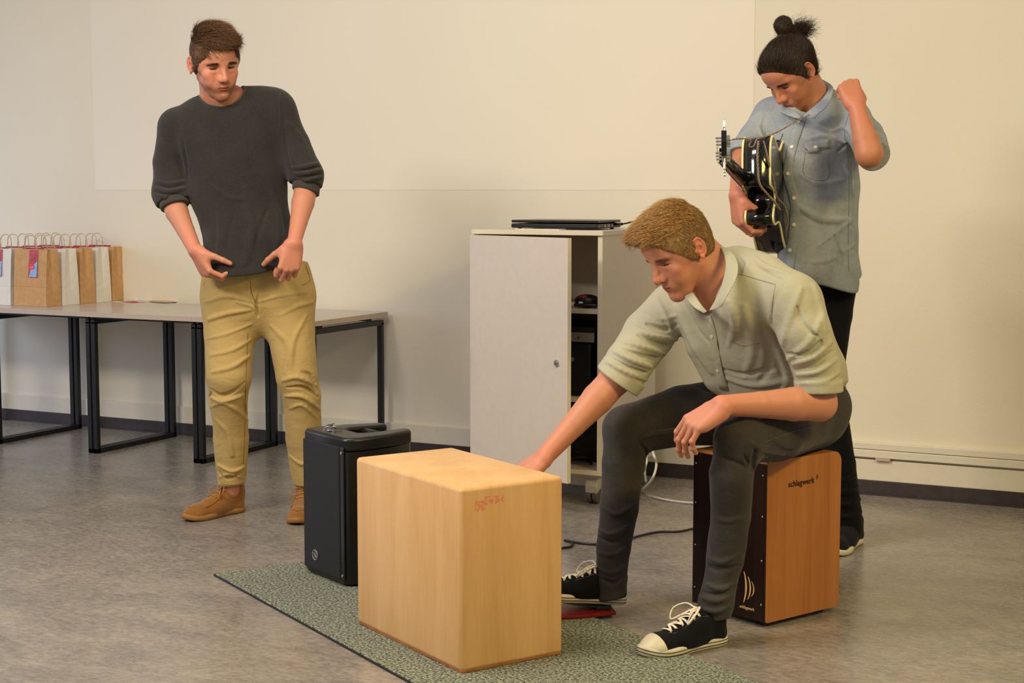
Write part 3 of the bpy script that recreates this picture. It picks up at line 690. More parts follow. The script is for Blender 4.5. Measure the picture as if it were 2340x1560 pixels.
def head_color(X, o, Mx, s, base, lip, beard=None, beard_amt=0., brow=(60, 40, 28), flush=.25):
    q = ((X - o) @ Mx) / s; x, y, z = q.T; ax = np.abs(x)
    base = np.array(lin(base)); c = np.tile(base, (len(X), 1)); red = np.array(lin((205, 110, 88)))
    def mixc(w, k): nonlocal c; w = np.clip(w, 0, 1)[:, None]; c = c * (1 - w) + np.array(k) * w
    ear = ss(ax, .070, .078) * (y < .02)
    ck = np.exp(-(((ax - .042) / .02) ** 2 + ((z + .028) / .02) ** 2)) * (y > .03) + np.exp(-((x / .012) ** 2 + ((z + .038) / .012) ** 2)) * (y > .09)
    mixc(flush * np.maximum(ear * 1.2, ck) * (np.abs(z) < .12), red)
    if beard is not None:                                            # short stubble along jaw, chin and upper lip
        jawz = -.058 + .9 * np.clip(.055 - y, 0, .06)
        w = ss(-z, .050 - .35 * np.clip(.05 - y, 0, .07), .075) * ss(y, -.012, .008) * (z > -.135) * (1 - ss(-z, .095, .110) * (1 - ss(y, .045, .06)))
        w = np.maximum(w, np.exp(-(((z + .055) / .006) ** 2)) * (ax < .028) * (y > .07) * .9)
        w = np.maximum(w, ss(ax, .056, .066) * ss(y, -.006, .004) * ss(-y, -.036, -.022) * (z < .03) * (z > -.07))
        w = w * (1 - np.exp(-((x / .012) ** 2 + ((z + .088) / .008) ** 2)) * .5)
        r = np.random.RandomState(3).rand(len(X)); mixc(w * beard_amt * (.7 + .5 * r), lin(beard))
    lipw = np.exp(-((x / .0210) ** 6)) * ss(z, -.0800, -.0770) * ss(-z, .0595, .0625) * ss(y, .078, .084)
    mixc(lipw * .8, lin(lip))
    bz = .0160 - .10 * np.clip(ax - .036, 0, 1) * 2.4 + .06 * np.clip(.03 - ax, 0, 1)
    bw = np.exp(-(((z - bz) / .0048) ** 4)) * ss(ax, .012, .018) * ss(-ax, -.056, -.046) * (y > .045)
    mixc(bw * .72, lin(brow))
    lid = np.exp(-(((ax - .0315) / .016) ** 4 + ((z - .001) / .011) ** 4)) * (y > .055); mixc(lid * .42, lin((132, 72, 54)))
    nost = np.exp(-(((ax - .0065) / .004) ** 2 + ((z + .048) / .003) ** 2)) * (y > .09); mixc(nost * .6, lin((90, 40, 30)))
    mouth = np.exp(-(((z + .069) / .0016) ** 2)) * ss(-ax, -.026, -.022) * (y > .082); mixc(mouth * .6, lin((110, 40, 36)))
    return c
def lashes(o, Mx, s, parent, mat, lid=.0018, gaze=(0, .85, -.5), ir=.0076):       # lowered eyes: eyeball with iris behind the lids, lash line on the lid edge
    ys = lambda x, z: .0668 + .0136 * math.sqrt(max(.05, 1 - ((x - .0315) / .015) ** 2 - ((z + .0015) / .0122) ** 2))
    for q in (-1, 1):
        c = o + Mx @ (np.array((q * .0315, .0662, -.0020)) * s); g = Mx @ nrm(gaze)
        e = MB().sph(c, .0120 * s, n=20).build('eyeball', M['eye_white'], parent, smooth=True)
        MB().sph(c + g * (.0130 - ir) * s, ir * s, n=16).build('iris', M['iris'], e, smooth=True)
        for nm, sg, r in (('eyelashes', 1, .0012), ('lower_lid_line', -.8, .0005)):
            pts = []
            for u in np.linspace(-1, 1, 9):
                x = .0322 + .0142 * u; z = -.0035 + sg * (lid * .92) * (1 - u * u) ** .6; pts.append(o + Mx @ (np.array((q * x, ys(x, z) + .0003, z)) * s))
            MB().tube(pts, r * s, 6).build(nm, mat, parent, smooth=True)
def rim_loop(v, base, cutter, nb=56, tol=.006):                      # edge where a neck hole meets the cloth
    m = (np.abs(cutter.d(v.astype(F32))) < tol) & (np.abs(base.full(v)) < tol); w = v[m]; c = cutter.c
    q = (w - c) @ cutter.M; a = np.arctan2(q[:, 0], q[:, 1]); out = []
    for i in range(nb):
        a0 = -pi + 2 * pi * i / nb; s_ = np.abs((a - a0 + pi) % (2 * pi) - pi) < pi / nb * 1.5
        if s_.sum() > 1: out.append(w[s_].mean(0))
    out = np.array(out); return list((np.roll(out, 1, 0) + out * 2 + np.roll(out, -1, 0)) / 4)
# ------------------------------------------------------------------ hand: +x along fingers, +z back of hand, thumb on side*y
def hand_items(o, xd, zd, side, curls, thumb=(.5, .4, .3), s=1.0, spread=.10, wr=.027):
    x = nrm(xd); z = np.asarray(zd, float); z = nrm(z - x * (z @ x)); y = np.cross(z, x) * side
    W = lambda p: o + (x * p[0] + y * p[1] + z * p[2]) * s
    it = []
    by = [.030, .0095, -.0105, -.0290]; bx_ = [.096, .100, .095, .086]
    LN = [(.044, .026, .021), (.049, .030, .022), (.045, .028, .021), (.036, .021, .019)]; RR = [.0092, .0094, .0088, .0078]
    palm = []
    for i in range(4): palm.append(Cone(W((.004, by[i] * .55, 0)), W((bx_[i] - .006, by[i] * .97, .001)), .0150 * s, .0112 * s, k=.014 * s))
    palm.append(Ell(W((.050, .0, -.006)), np.array((.045, .036, .0135)) * s, np.array([x, y, z]).T, .014 * s))
    palm.append(Cone(W((.012, .020, -.010)), W((.048, .034, -.014)), .016 * s, .0135 * s, k=.014 * s))
    palm.append(Cone(W((.015, -.022, -.008)), W((.07, -.027, -.006)), .014 * s, .011 * s, k=.012 * s))
    it += palm
    for i in range(4):
        p = np.array([bx_[i], by[i], .0]); a = 0; yaw = spread * (by[i] / .03) * 1.0; c3 = curls[i] if hasattr(curls[i], '__len__') else (curls[i], curls[i] * 1.1, curls[i] * .7)
        for j in range(3):
            a += c3[j]; dv = np.array([cos(a) * cos(yaw), cos(a) * sin(yaw), -sin(a)]); q = p + dv * LN[i][j]
            r0 = RR[i] * (1.04, .96, .88)[j]; r1 = RR[i] * (.97, .88, .78)[j]
            it.append(Cone(W(p), W(q), r0 * s, r1 * s, k=(.0065 if j == 0 else .0025) * s)); p = q
            if j < 2: it.append(Ell(W(q + np.array([sin(a), 0, cos(a)]) * .0012), np.array((.0078, RR[i] * .98, RR[i] * .92)) * s, np.array([x, y, z]).T, .003 * s))
    e, b, c = thumb                                                  # outward angle, downward angle, tip bend
    p = np.array([.030, .034, -.012]); ang = e; dn = b
    for j, (Lg, r0, r1) in enumerate(((.036, .0135, .0112), (.033, .0112, .0098), (.027, .0102, .0080))):
        dv = np.array([cos(ang) * cos(dn), sin(ang) * cos(dn), -sin(dn)]); q = p + dv * Lg
        it.append(Cone(W(p), W(q), r0 * s, r1 * s, k=(.012 if j == 0 else .003) * s)); p = q; ang -= c; dn += c * .3
    return it
def arm_items(el, wr_, re, rw, ax=None, bulge=1.0):
    el = np.asarray(el, float); wr_ = np.asarray(wr_, float); m = el + (wr_ - el) * .28
    m2 = el + (wr_ - el) * .62; r2 = (re * 1.02 * .42 + rw * .58)
    return [Field([Cone(el, m, re, re * 1.02, k=.004), Cone(m, m2, re * 1.02, r2, k=.004), Cone(m2, wr_, r2, rw, k=.004)], .02)]
# ------------------------------------------------------------------ hair strands
def strands(vs, ns, dirf, n, length, w, seed=0, seg=5, lift=.15, curl=0., jitter=.25, droop=0., end_lift=0.):
    rs = np.random.RandomState(seed); ix = rs.choice(len(vs), n); p = vs[ix].copy(); nn = ns[ix]
    L = (length if np.isscalar(length) else length[ix]) * (.6 + .7 * rs.rand(n)); L = L[:, None]
    d = dirf(p); d = d - nn * np.einsum('ij,ij->i', d, nn)[:, None]; d = d / np.maximum(np.linalg.norm(d, axis=1, keepdims=True), 1e-5)
    d = d + rs.normal(size=d.shape) * jitter * .5; d = d / np.linalg.norm(d, axis=1, keepdims=True)
    path = [p - nn * w]; c = p.copy(); side = np.cross(nn, d)
    ph = rs.rand(n, 1) * 6.28
    for k in range(1, seg + 1):
        u = k / seg; dd = d + nn * (lift * (1 - 1.35 * u) + end_lift * u) + np.array([0, 0, -1.]) * droop * u + side * curl * np.sin(ph + u * 7) + nn * abs(curl) * .5 * np.cos(ph + u * 7)
        c = c + dd / np.linalg.norm(dd, axis=1, keepdims=True) * L / seg; path.append(c.copy())
    V, Q = [], []
    ww = w * (.6 + .8 * rs.rand(n, 1))
    for k, c in enumerate(path):
        u = k / seg; r = ww * (1 - .85 * u ** 1.5)
        V += [c + side * r, c + nn * r * .7 - side * r * .1, c - side * r]
    V = np.stack(V, 1).reshape(-1, 3); m = 3 * (seg + 1); base = (np.arange(n) * m)[:, None]
    for k in range(seg):
        a = 3 * k
        for j in range(3): q = [a + j, a + (j + 1) % 3, a + 3 + (j + 1) % 3, a + 3 + j]; Q.append(base + np.array(q)[None])
    return V, np.concatenate(Q)
def normals_of(f, X): g = f.grad(X, .002); return g / np.maximum(np.linalg.norm(g, axis=1, keepdims=True), 1e-6)
# ------------------------------------------------------------------ shoe frame helper : +x toe, +z up, y to its left
def shoe_frame(heel, toe, pitch=0., up=(0, 0, 1)):
    heel = np.asarray(heel, float); toe = np.asarray(toe, float); x = nrm(toe - heel); z = np.asarray(up, float); z = nrm(z - x * (z @ x)); y = np.cross(z, x)
    return heel, np.array([x, y, z]).T
# ------------------------------------------------------------------ people materials
def skin_mat(name, rough=.5):
    t = NT(name, rough, .35); a = t.new('ShaderNodeVertexColor', layer_name='Col'); v = t.coord()
    n = t.noise(v, 60, 4, .6); t.col(t.mix(t.ramp(n, [(.35, (0, 0, 0)), (.7, (60, 60, 60))]), a.outputs[0], (206, 120, 96)))
    t.b.inputs['Subsurface Weight'].default_value = .12; t.b.inputs['Subsurface Radius'].default_value = (.012, .005, .003); t.b.inputs['Subsurface Scale'].default_value = .6
    t.bump(t.noise(v, 420, 3, .6), .12, .0012); return t.m
M['skin'] = skin_mat('skin')
M['lash'] = plain('dark_lashes', (34, 22, 16), .6, var=3)
M['eye_white'] = plain('eye_white', (196, 176, 160), .3, var=2)
M['iris'] = plain('dark_iris', (38, 26, 20), .15, var=4)
def cloth(name, c0, c1, scale=260, bump=.3, rough=.9, big=6, sheen=.25, wr=0, mottled=.35):
    t = NT(name, rough, .15); v = t.coord()
    a = t.ramp(t.noise(v, scale, 3, .7), [(.35, c0), (.65, c1)]); b = t.ramp(t.noise(v, big, 4, .6), [(.3, c0), (.7, c1)])
    t.col(t.mix(mottled, a, b)); t.b.inputs['Sheen Weight'].default_value = sheen
    q = t.new('ShaderNodeBump'); q.inputs['Strength'].default_value = bump; q.inputs['Distance'].default_value = .0015; t.l.new(t.noise(v, scale * 1.4, 3, .7), q.inputs['Height'])
    t.l.new(q.outputs[0], t.b.inputs['Normal'])
    if wr:
        q2 = t.new('ShaderNodeBump'); q2.inputs['Strength'].default_value = wr; q2.inputs['Distance'].default_value = .012
        t.l.new(t.noise(t.coord((1, 1, 1.6)), 11, 3, .5, 1.1), q2.inputs['Height']); t.l.new(q2.outputs[0], q.inputs['Normal'])
    return t.m
M['knit'] = cloth('charcoal_knit', (32, 30, 29), (60, 57, 54), 420, .5, 1, sheen=.15)
M['knit_rib'] = cloth('charcoal_rib', (48, 45, 42), (74, 70, 64), 500, .5, 1, sheen=.15)
M['chino'] = cloth('khaki_chino', (168, 142, 88), (188, 162, 106), 600, .15, .85, sheen=.08, wr=.35)
M['shirt'] = cloth('sage_grey_shirt', (163, 160, 138), (177, 173, 151), 700, .15, .85, sheen=.05, wr=.3)
M['denim'] = cloth('pale_denim', (116, 125, 136), (166, 171, 176), 500, .3, .9, big=14, mottled=.5, sheen=.05, wr=.35)
M['jeans'] = cloth('washed_black_denim', (38, 35, 35), (72, 67, 64), 520, .25, .9, big=9, mottled=.6, sheen=.1, wr=.3)
M['jeans_black'] = cloth('black_denim', (8, 8, 10), (14, 13, 16), 520, .25, .9, sheen=.05)
M['suede'] = cloth('tan_suede', (122, 78, 26), (152, 102, 42), 240, .4, .95, big=20, sheen=.3)
M['suede_sole'] = plain('tan_crepe_sole', (150, 106, 50), .7, bump=.2)
M['lace_tan'] = plain('tan_lace', (160, 108, 42), .8)
M['canvas'] = cloth('black_canvas', (10, 11, 14), (20, 21, 26), 600, .4, .9, sheen=.05)
M['rubber_white'] = plain('off_white_rubber', (205, 196, 170), .5, var=6)
M['lace_white'] = plain('white_lace', (226, 216, 194), .8, var=6)
M['stitch'] = plain('sage_stitch', (120, 117, 96), .9)
M['stitch_denim'] = plain('denim_stitch', (92, 102, 116), .9)
M['stitch_grey'] = plain('grey_stitch', (92, 88, 84), .9)
M['button'] = plain('pearl_button', (222, 214, 192), .3, var=4)
def hair_mat(name, c0, c1, c2, rough=.55):
    t = NT(name, rough, .4); v = t.coord(); a = t.new('ShaderNodeVertexColor', layer_name='Col')
    t.col(t.mix(1.0, t.ramp(t.noise(v, 150, 3, .7), [(.3, c0), (.5, c1), (.72, c2)]), a.outputs[0], 'MULTIPLY')); return t.m
M['hair_brown'] = hair_mat('brown_hair', (70, 46, 26), (100, 68, 38), (134, 96, 56))
M['hair_blond'] = hair_mat('dark_blond_hair', (132, 94, 50), (170, 128, 72), (212, 170, 106))
M['hair_dark'] = hair_mat('dark_brown_hair', (30, 20, 14), (48, 32, 22), (76, 54, 34), .5)
# ================================================================== PEOPLE
def px(r, d): return r * d / FPX
def limb(seq, ax=None, q=1.0, k=.03):                                # seq of (x, y, d, half-width in picture units)
    return [Field([Cone(P(a[0], a[1], a[2]), P(b[0], b[1], b[2]), px(a[3], a[2]), px(b[3], b[2]), ax, q, .008) for a, b in zip(seq[:-1], seq[1:])], k)]
def skin_obj(parent, head, hands, core, hd):
    """one mesh: detailed head and hands, plainer body under the clothes"""
    vs, fs, cs, o = [], [], [], 0
    base = np.array(lin(hd['base']))
    def add(v, f, c):
        nonlocal o
        vs.append(v); fs.append(f + o); cs.append(c); o += len(v)
    v, f = extract(head, .0017); add(v, f, head_color(v, hd['o'], hd['M'], hd['s'], hd['base'], hd['lip'], hd.get('beard'), hd.get('bamt', 0), hd['brow'], hd.get('flush', .25)))
    for h in hands:
        hf, cen, n = h; v, f = extract(hf, .0021); w = np.exp(-(np.linalg.norm(v - cen, axis=1) / .075) ** 2)[:, None] * .35
        add(v, f, base * (1 - w) + np.array(lin((214, 124, 104))) * w)
    v, f = extract(core, .010); add(v, f, np.tile(base, (len(v), 1)))
    return mesh_obj('body', np.concatenate(vs), np.concatenate(fs), M['skin'], parent, True, np.concatenate(cs))
def cloth_obj(name, fld, h, mat, parent):
    v, f = extract(fld, h); return mesh_obj(name, v, f, mat, parent, True)
def hair_obj(parent, fld, mat, specs, Mx, h=.0022):
    v, f = extract(fld, h); n = normals_of(fld, v); V, Q = [v], [f]; o = len(v); C0 = np.ones((len(v), 3)); C = [C0]
    for sp in specs['layers']:
        m = sp.get('mask'); idx = np.arange(len(v)) if m is None else np.where(m(v))[0]
        if not len(idx): continue
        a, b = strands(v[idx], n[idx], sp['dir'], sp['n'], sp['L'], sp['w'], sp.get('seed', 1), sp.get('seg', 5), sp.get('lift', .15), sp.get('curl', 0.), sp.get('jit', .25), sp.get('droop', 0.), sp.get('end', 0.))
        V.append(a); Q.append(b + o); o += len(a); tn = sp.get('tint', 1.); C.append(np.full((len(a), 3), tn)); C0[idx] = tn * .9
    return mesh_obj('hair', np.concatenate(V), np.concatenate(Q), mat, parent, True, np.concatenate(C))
def scalp(o, Mx, s, infl, extra=(), top=.0, hl=(.070, .062), side=(.030, 0.0), kp=.006, sb=.0615):
    W = lambda p: o + Mx @ (np.array(p, float) * s)
    E = lambda c, r, k=.02: Ell(W(c), np.array(r) * s, Mx, k * s)
    a = np.array(infl); it = [E((0, -.006, .035), np.array((.0745, .086, .081)) + a), E((0, .036, .035), np.array((.060, .052, .058)) + a * .8, .03), E((0, -.036, -.018), np.array((.058, .050, .052)) + a * .5, .03)]
    it += [E((q * .060, .026, .012), np.array((.0150, .030, .030)) + a * .6, .02) for q in (-1, 1)] + [E((q * sb, .012, -.012), (.016, .018, .026), .015) for q in (-1, 1)]
    it += [E(*e) for e in extra]
    it += [Plane(W((0, hl[0], hl[1])), Mx @ np.array((0, .80, -.60)), kp), Plane(W((0, side[0], side[1])), Mx @ np.array((0, .563, -.826)), kp)]
    return Field(it)
def localdir(Mx, v): w = Mx @ np.array(v, float); return lambda p: np.tile(w, (len(p), 1))
def brow_strands(Mx, o, s, n=230, L=.0075, seed=5, sides=(-1, 1)):
    rs = np.random.RandomState(seed); V, Q = [], []; k = 0
    for q in sides:
        for i in range(n):
            u = rs.rand(); ax_ = .016 + .034 * u; z = .0160 - .24 * max(0, ax_ - .036) + .06 * max(0, .03 - ax_) + rs.normal() * .0022 * (1 - .4 * u)
            y = .0925 - 8.2 * (ax_ - .012) ** 2 - .10 * abs(z - .017)
            p = np.array([q * ax_, y, z]); d = nrm([q * (.7 + .3 * u), .25 - .8 * u, .35 - .6 * u + rs.normal() * .15]); e = p + d * L * (.6 + .6 * rs.rand()); m_ = (p + e) / 2 + np.array([0, .0012, 0]); w = .00045
            pts = [p, m_, e]; side = np.array([0, 0, 1.]) * w
            for j, c in enumerate(pts):
                f = (1, .9, .2)[j]; V += [c + side * f, c - side * f, c + np.array([0, w, 0]) * f]
            for j in (0, 1):
                for t_ in range(3): Q.append([k + 3 * j + t_, k + 3 * j + (t_ + 1) % 3, k + 3 * j + 3 + (t_ + 1) % 3, k + 3 * j + 3 + t_])
            k += 9
    V = np.array(V) * s; return o + V @ Mx.T, np.array(Q)
def lace_tube(b, A, T, pts, r=.0024, flat=.55): b.tube([T @ np.array(p) + A for p in pts], r, 6, flat=flat)
def sneaker(parent, heel, toe, s=1.0, up=(0, 0, 1), kind='star', label=None):
    A, T = shoe_frame(heel, toe, up=up); L = .292 * s
    W = lambda p: A + T @ (np.array(p, float) * s)
    def Cn(a, b, ra, rb, k=.02, q=1, ax=None, op='+'): return Cone(W(a), W(b), ra * s, rb * s, None if ax is None else T @ np.array(ax, float), q, k * s, op)
    E = lambda c, r, k=.02, op='+': Ell(W(c), np.array(r) * s, T, k * s, op)
    # outsole outline, extruded and rounded
    def outline(o_=0):
        cl = [(.004, .0), (.010, .024), (.04, .034), (.09, .033), (.14, .036), (.19, .046), (.23, .045), (.262, .034), (.284, .015), (.290, -.004), (.280, -.024), (.255, -.040), (.22, -.047), (.18, -.044), (.12, -.034), (.06, -.035), (.02, -.028), (.006, -.012)]
        q = smooth_path([(x, y, 0) for x, y in cl] + [(cl[0][0], cl[0][1], 0)], 4)[:-1]; c = np.mean(q, 0)
        out = []
        for p in q: v = np.array(p[:2]) - np.array([min(max(p[0], .05), .22), 0]); n_ = v / max(np.linalg.norm(v), 1e-6); out.append((p[0] + n_[0] * o_, p[1] + n_[1] * o_))
        return out
    sole = MB(); th = .027 if kind == 'star' else .022
    def spring(x): return .012 * max(0, (x - .22) / .07) ** 2
    rows = [[W((x, y, z + spring(x))) for x, y in outline(o_)] for z, o_ in ((.001, -.004), (.004, 0), (th * .5, .0015), (th - .003, .0005), (th, -.003), (th, -.012))]
    sole.grid(rows, close_u=True); f = sole.bm.faces.new([sole.bm.verts.new(p) for p in rows[0]][::-1])
    up_ = [Cn((.036, 0, .035), (.036, 0, .082), .030, .030, .02, .95), Cn((.04, 0, .03), (.12, 0, .03), .031, .031, .02), Cn((.05, 0, .075), (.105, 0, .066), .030, .029, .025, .9, (0, 1, 0)),
           Cn((.10, 0, .060), (.165, .0, .040), .030, .030, .03, 1.08, (0, 1, 0)), Cn((.15, 0, .030), (.225, -.001, .026), .033, .035, .03, 1.05, (0, 1, 0)), E((.235, -.001, .024), (.048, .040, .030), .02), Cn((.10, 0, .028), (.16, 0, .028), .030, .036, .02)]
    if kind == 'boot': up_ += [Cn((.042, 0, .08), (.054, 0, .150), .037, .041, .02)]
    up_ += [Plane(W((0, 0, th * .6)), T @ np.array([0, 0, -1.]), .001)]
    up_ += [E((.052, 0, .128 if kind != 'boot' else .193), (.034, .031, .030), .006, '-')]
    uf = Field(up_)
    mat = M['canvas'] if kind in ('star', 'slip') else M['suede']
    u = cloth_obj('shoe', uf, .0026, mat, parent)
    if label: u['label'] = label
    sole.build('sole', M['rubber_white'] if kind != 'boot' else M['suede_sole'], u, smooth=True)
    def surf(pts, lift=.001):                                        # drop local points on to the upper from above/outside
        X = np.array([W(p) for p in pts]); dn = T @ np.array([0, 0, -1.])
        for _ in range(60):
            v = uf.full(X); X = X + dn[None] * np.clip(v, -.01, .01)[:, None] * .8
        n_ = uf.grad(X, .002); n_ /= np.maximum(np.linalg.norm(n_, axis=1, keepdims=True), 1e-6); return X + n_ * lift
    if kind == 'star':
        cv, cf_ = extract(Field([Field(up_, disp=lambda X: F32(-.0016)), Plane(W((.226, 0, 0)), T @ np.array([-1., 0, .25]), .001), Ell(W((.205, 0, .06)), (.030 * s, .030 * s, .06), T, .002, '-')]), .0022)
        mesh_obj('toe_cap', cv, cf_, M['rubber_white'], u, True)
        st = MB()
        for z in (.010, .0185):
            st.tube([W((x, y, z + spring(x))) for x, y in outline(.0018)], .0009 * s, 5, close=True)
        st.build('sole_stripe', M['canvas'], u, smooth=True)
        ey = MB()
        for i in range(6):
            for sd in (-1, 1):
                p = surf([(.200 - i * .0185, sd * (.015 + .0015 * i), .12)], .0008)[0]; ey.sph(p, .0032 * s, (1, 1, .6), 8)
        for xx in (.088, .112):
            p = W((xx, -.0315, .045)); ey.sph(p, .0036 * s, (1, .5, 1), 8); p = W((xx, .0315, .045)); ey.sph(p, .0036 * s, (1, .5, 1), 8)
        ey.build('eyelets', M['chrome'], u, smooth=True)
        lb = MB()
        for i in range(6):
            x = .200 - i * .0185; w_ = .015 + .0015 * i
            lb.tube(surf([(x + .004 * (1 if i % 2 else -1) * (t_ - .5), w_ * (2 * t_ - 1), .12) for t_ in np.linspace(0, 1, 8)], .0028), .0044 * s, 6, flat=.5)
            if i < 5: lb.tube(surf([(x - .0185 * t_, w_ * (2 * t_ - 1) * (1 if i % 2 else -1), .12) for t_ in np.linspace(0.05, .95, 8)], .0042), .0040 * s, 6, flat=.5)
        k0 = surf([(.100, 0, .15)], .006)[0]
        def loopy(pts): lb.tube(smooth_path([k0 + T @ (np.array(p) * s) for p in pts], 6), .0034 * s, 6, flat=.6)
        loopy([(0, 0, 0), (.015, .03, .012), (.045, .052, .006), (.066, .045, -.020), (.050, .026, -.020), (.02, .01, -.004), (0, 0, 0)])
        loopy([(0, 0, 0), (.010, -.03, .010), (.036, -.052, -.004), (.052, -.044, -.030), (.035, -.026, -.020), (.012, -.008, -.004), (0, 0, 0)])
        loopy([(0, 0, 0), (-.008, -.026, -.002), (.002, -.046, -.032), (.012, -.050, -.050)])
        loopy([(0, 0, 0), (.014, .018, .002), (.030, -.024, -.024), (.042, -.040, -.044)])
        lb.sph(k0, .006 * s, (1, 1, .8), 10).build('laces', M['lace_white'], u, smooth=True)
        sm = MB()
        for sd in (-1, 1): sm.tube(surf([(.075, sd * .026, .14), (.11, sd * .024, .12), (.15, sd * .0235, .12), (.195, sd * .0225, .1), (.207, sd * .012, .1)], .0006), .0007, 5)
        sm.build('seam', M['stitch_grey'], u, smooth=True)
    elif kind == 'boot':
        lb = MB()
        for i in range(3):
            x = .150 - i * .022
            lb.tube(surf([(x, .022 * (2 * t_ - 1), .15) for t_ in np.linspace(0, 1, 8)], .002), .0026, 6)
        k0 = surf([(.108, 0, .18)], .005)[0]
        for pts in ([(0, 0, 0), (.01, .03, .01), (.03, .05, -.005), (.03, .035, -.02), (0, 0, 0)], [(0, 0, 0), (.0, -.03, .006), (.02, -.05, -.012), (.02, -.03, -.02), (0, 0, 0)], [(0, 0, 0), (-.01, -.03, -.02), (-.01, -.04, -.045)], [(0, 0, 0), (.03, .03, -.012), (.05, .04, -.03)]):
            lb.tube(smooth_path([k0 + T @ np.array(p) for p in pts], 6), .0022, 6)
        lb.build('laces', M['lace_tan'], u, smooth=True)
        sm = MB(); sm.tube(surf([(.150, -.030, .08), (.168, -.034, .07), (.21, -.032, .07), (.25, -.020, .07), (.262, 0, .07), (.25, .020, .07), (.21, .032, .07), (.168, .034, .07), (.150, .03, .08)], .0008), .0013, 6)
        for sd in (-1, 1): sm.tube(surf([(.125, sd * .028, .12), (.145, sd * .031, .08), (.150, sd * .034, .05)], .0006), .0010, 6)
        sm.build('moccasin_seam', M['stitch_tan'], u, smooth=True)
    return u
M['stitch_tan'] = plain('tan_stitch', (122, 76, 28), .8)
def button_obj(parent, fld, pts, d0, r=.0055, mat=None):
    X, n, ok = hits(fld, pts, d0)
    for i in range(len(pts)):
        if ok[i]: MB().cyl(X[i] + n[i] * .0044, n[i], r, .0030, 14).cyl(X[i] + n[i] * .0061, n[i], r * .55, .0008, 10).build('button', mat or M['button'], parent, smooth=False)
def adopt(root):                                                     # children were modelled in world space
    for o in root.children: o.matrix_parent_inverse = Matrix.Translation(-root.location)
# collar: stand plus turned-down leaf
def collar(parent, inner, outer, mat, th=.0022, name='collar'):
    a = smooth_path(inner, 5); b = smooth_path(outer, 5); mid = [(p + q) / 2 + nrm((p - CC) * -1) * .004 for p, q in zip(a, b)]
    return MB().grid([a, mid, b]).build(name, mat, parent, smooth=True, solid=th, sub=1)
# ------------------------------------------------------------------ 1  standing man in charcoal sweater
p1 = thing('person', 'standing man in charcoal sweater and khaki trousers tugging his hem, looking down', 'person', PZ(560, 1180))
ax1 = V3(.22, -1, -.05)
D1 = 6.05
H1 = dict(o=P(489, 142, 5.95), s=1.07, M=frame3(V3(.50, -.80, -.30), V3(-.06, -.12, 1)), base=(194, 132, 104), lip=(150, 70, 62), beard=(92, 62, 42), bamt=.62, brow=(56, 36, 22), flush=.35)
hi = head_items(H1['o'], H1['M'], H1['s'], nose=1.02, jaw=.96, smile=1, lid=.0034)
nk = H1['o'] + H1['M'] @ np.array((0, -.025, -.055)) * H1['s']
hi += [Cone(nk, P(508, 238, 6.03), .053, .058, k=.014), Cone(P(508, 238, 6.04), P(520, 300, 6.07), .070, .10, ax1, .6, .05), Cone(P(468, 247, 6.05), P(545, 228, 6.05), .044, .044, k=.03)]
head1 = Field(hi)
wL = P(446, 572, 5.86); wR = P(672, 556, 5.84)
hl = arm_items(P(389, 452, 6.02), wL, .042, .0255) + [Cone(P(389, 452, 6.02), P(388, 400, 6.05), .042, .045)] + hand_items(wL, V3(.46, -.10, -.86), V3(-.72, -.62, -.36), 1, [(.75, .95, .5), (.85, 1.0, .5), (.95, 1.05, .6), (1.1, 1.1, .6)], (.55, .55, .15), 1.04)
hr = arm_items(P(700, 428, 6.02), wR, .042, .0255) + [Cone(P(700, 428, 6.02), P(690, 380, 6.05), .042, .045)] + hand_items(wR, V3(-.20, -.10, -.95), V3(.30, -.92, .0), -1, [(.9, 1.0, .5), (.8, 1.1, .6), (.8, 1.2, .6), (.8, 1.2, .6)], (.75, .55, .15), 1.04)
core1 = Field(limb([(530, 320, D1, 70), (563, 600, D1, 66)], ax1, .6) + limb([(527, 690, D1, 45), (523, 890, D1, 30), (528, 1120, 6.12, 20)]) + limb([(650, 690, D1, 45), (690, 900, D1, 30), (702, 1120, 6.12, 20)]) + limb([(563, 600, D1, 66), (585, 680, D1, 66)], ax1, .6))
skin_obj(p1, head1, [(Field(hl), wL, 0), (Field(hr), wR, 0)], core1, H1)
# sweater
sl = Field(limb([(404, 292, 6.06, 40), (388, 372, 6.06, 38), (388, 440, 6.03, 37)]) + limb([(388, 440, 6.03, 37), (397, 462, 6.00, 36), (406, 492, 5.97, 34)]) + [Plane(P(395, 460, 6.0), V3(.30, -.35, -.88), .006)], .03)
cufL = Field(limb([(389, 440, 6.03, 34), (399, 468, 5.99, 32), (410, 500, 5.95, 30)]) + [Plane(P(399, 474, 5.99), V3(.30, -.35, -.88), .004)], .006)
sr = Field(limb([(630, 252, 6.06, 42), (668, 330, 6.06, 38), (701, 402, 6.03, 36)]) + limb([(701, 402, 6.03, 36), (701, 440, 6.0, 34)]) + [Plane(P(704, 420, 6.0), V3(-.20, -.3, -.93), .006)], .03)
cufR = Field(limb([(702, 400, 6.03, 33), (697, 460, 5.99, 30)]) + [Plane(P(700, 437, 5.99), V3(-.25, -.3, -.92), .004)], .006)
tor = limb([(530, 335, D1, 116), (546, 430, D1, 110), (563, 520, 6.03, 100), (563, 575, 6.0, 88)], ax1, .62) + limb([(492, 262, 6.06, 34), (404, 288, 6.06, 36)]) + limb([(535, 238, 6.06, 34), (630, 250, 6.06, 38)]) + limb([(470, 285, 6.04, 60), (600, 265, 6.04, 60)], ax1, .7, .06)
tor += limb([(563, 575, 5.98, 90), (560, 650, 5.94, 88)], ax1, .66)
neck1 = Ell(P(503, 200, 5.99), (px(55, 6), .115, px(47, 6)), frame3(V3(.1, -1, 0), V3(.25, -.1, 1)), .006, '-')
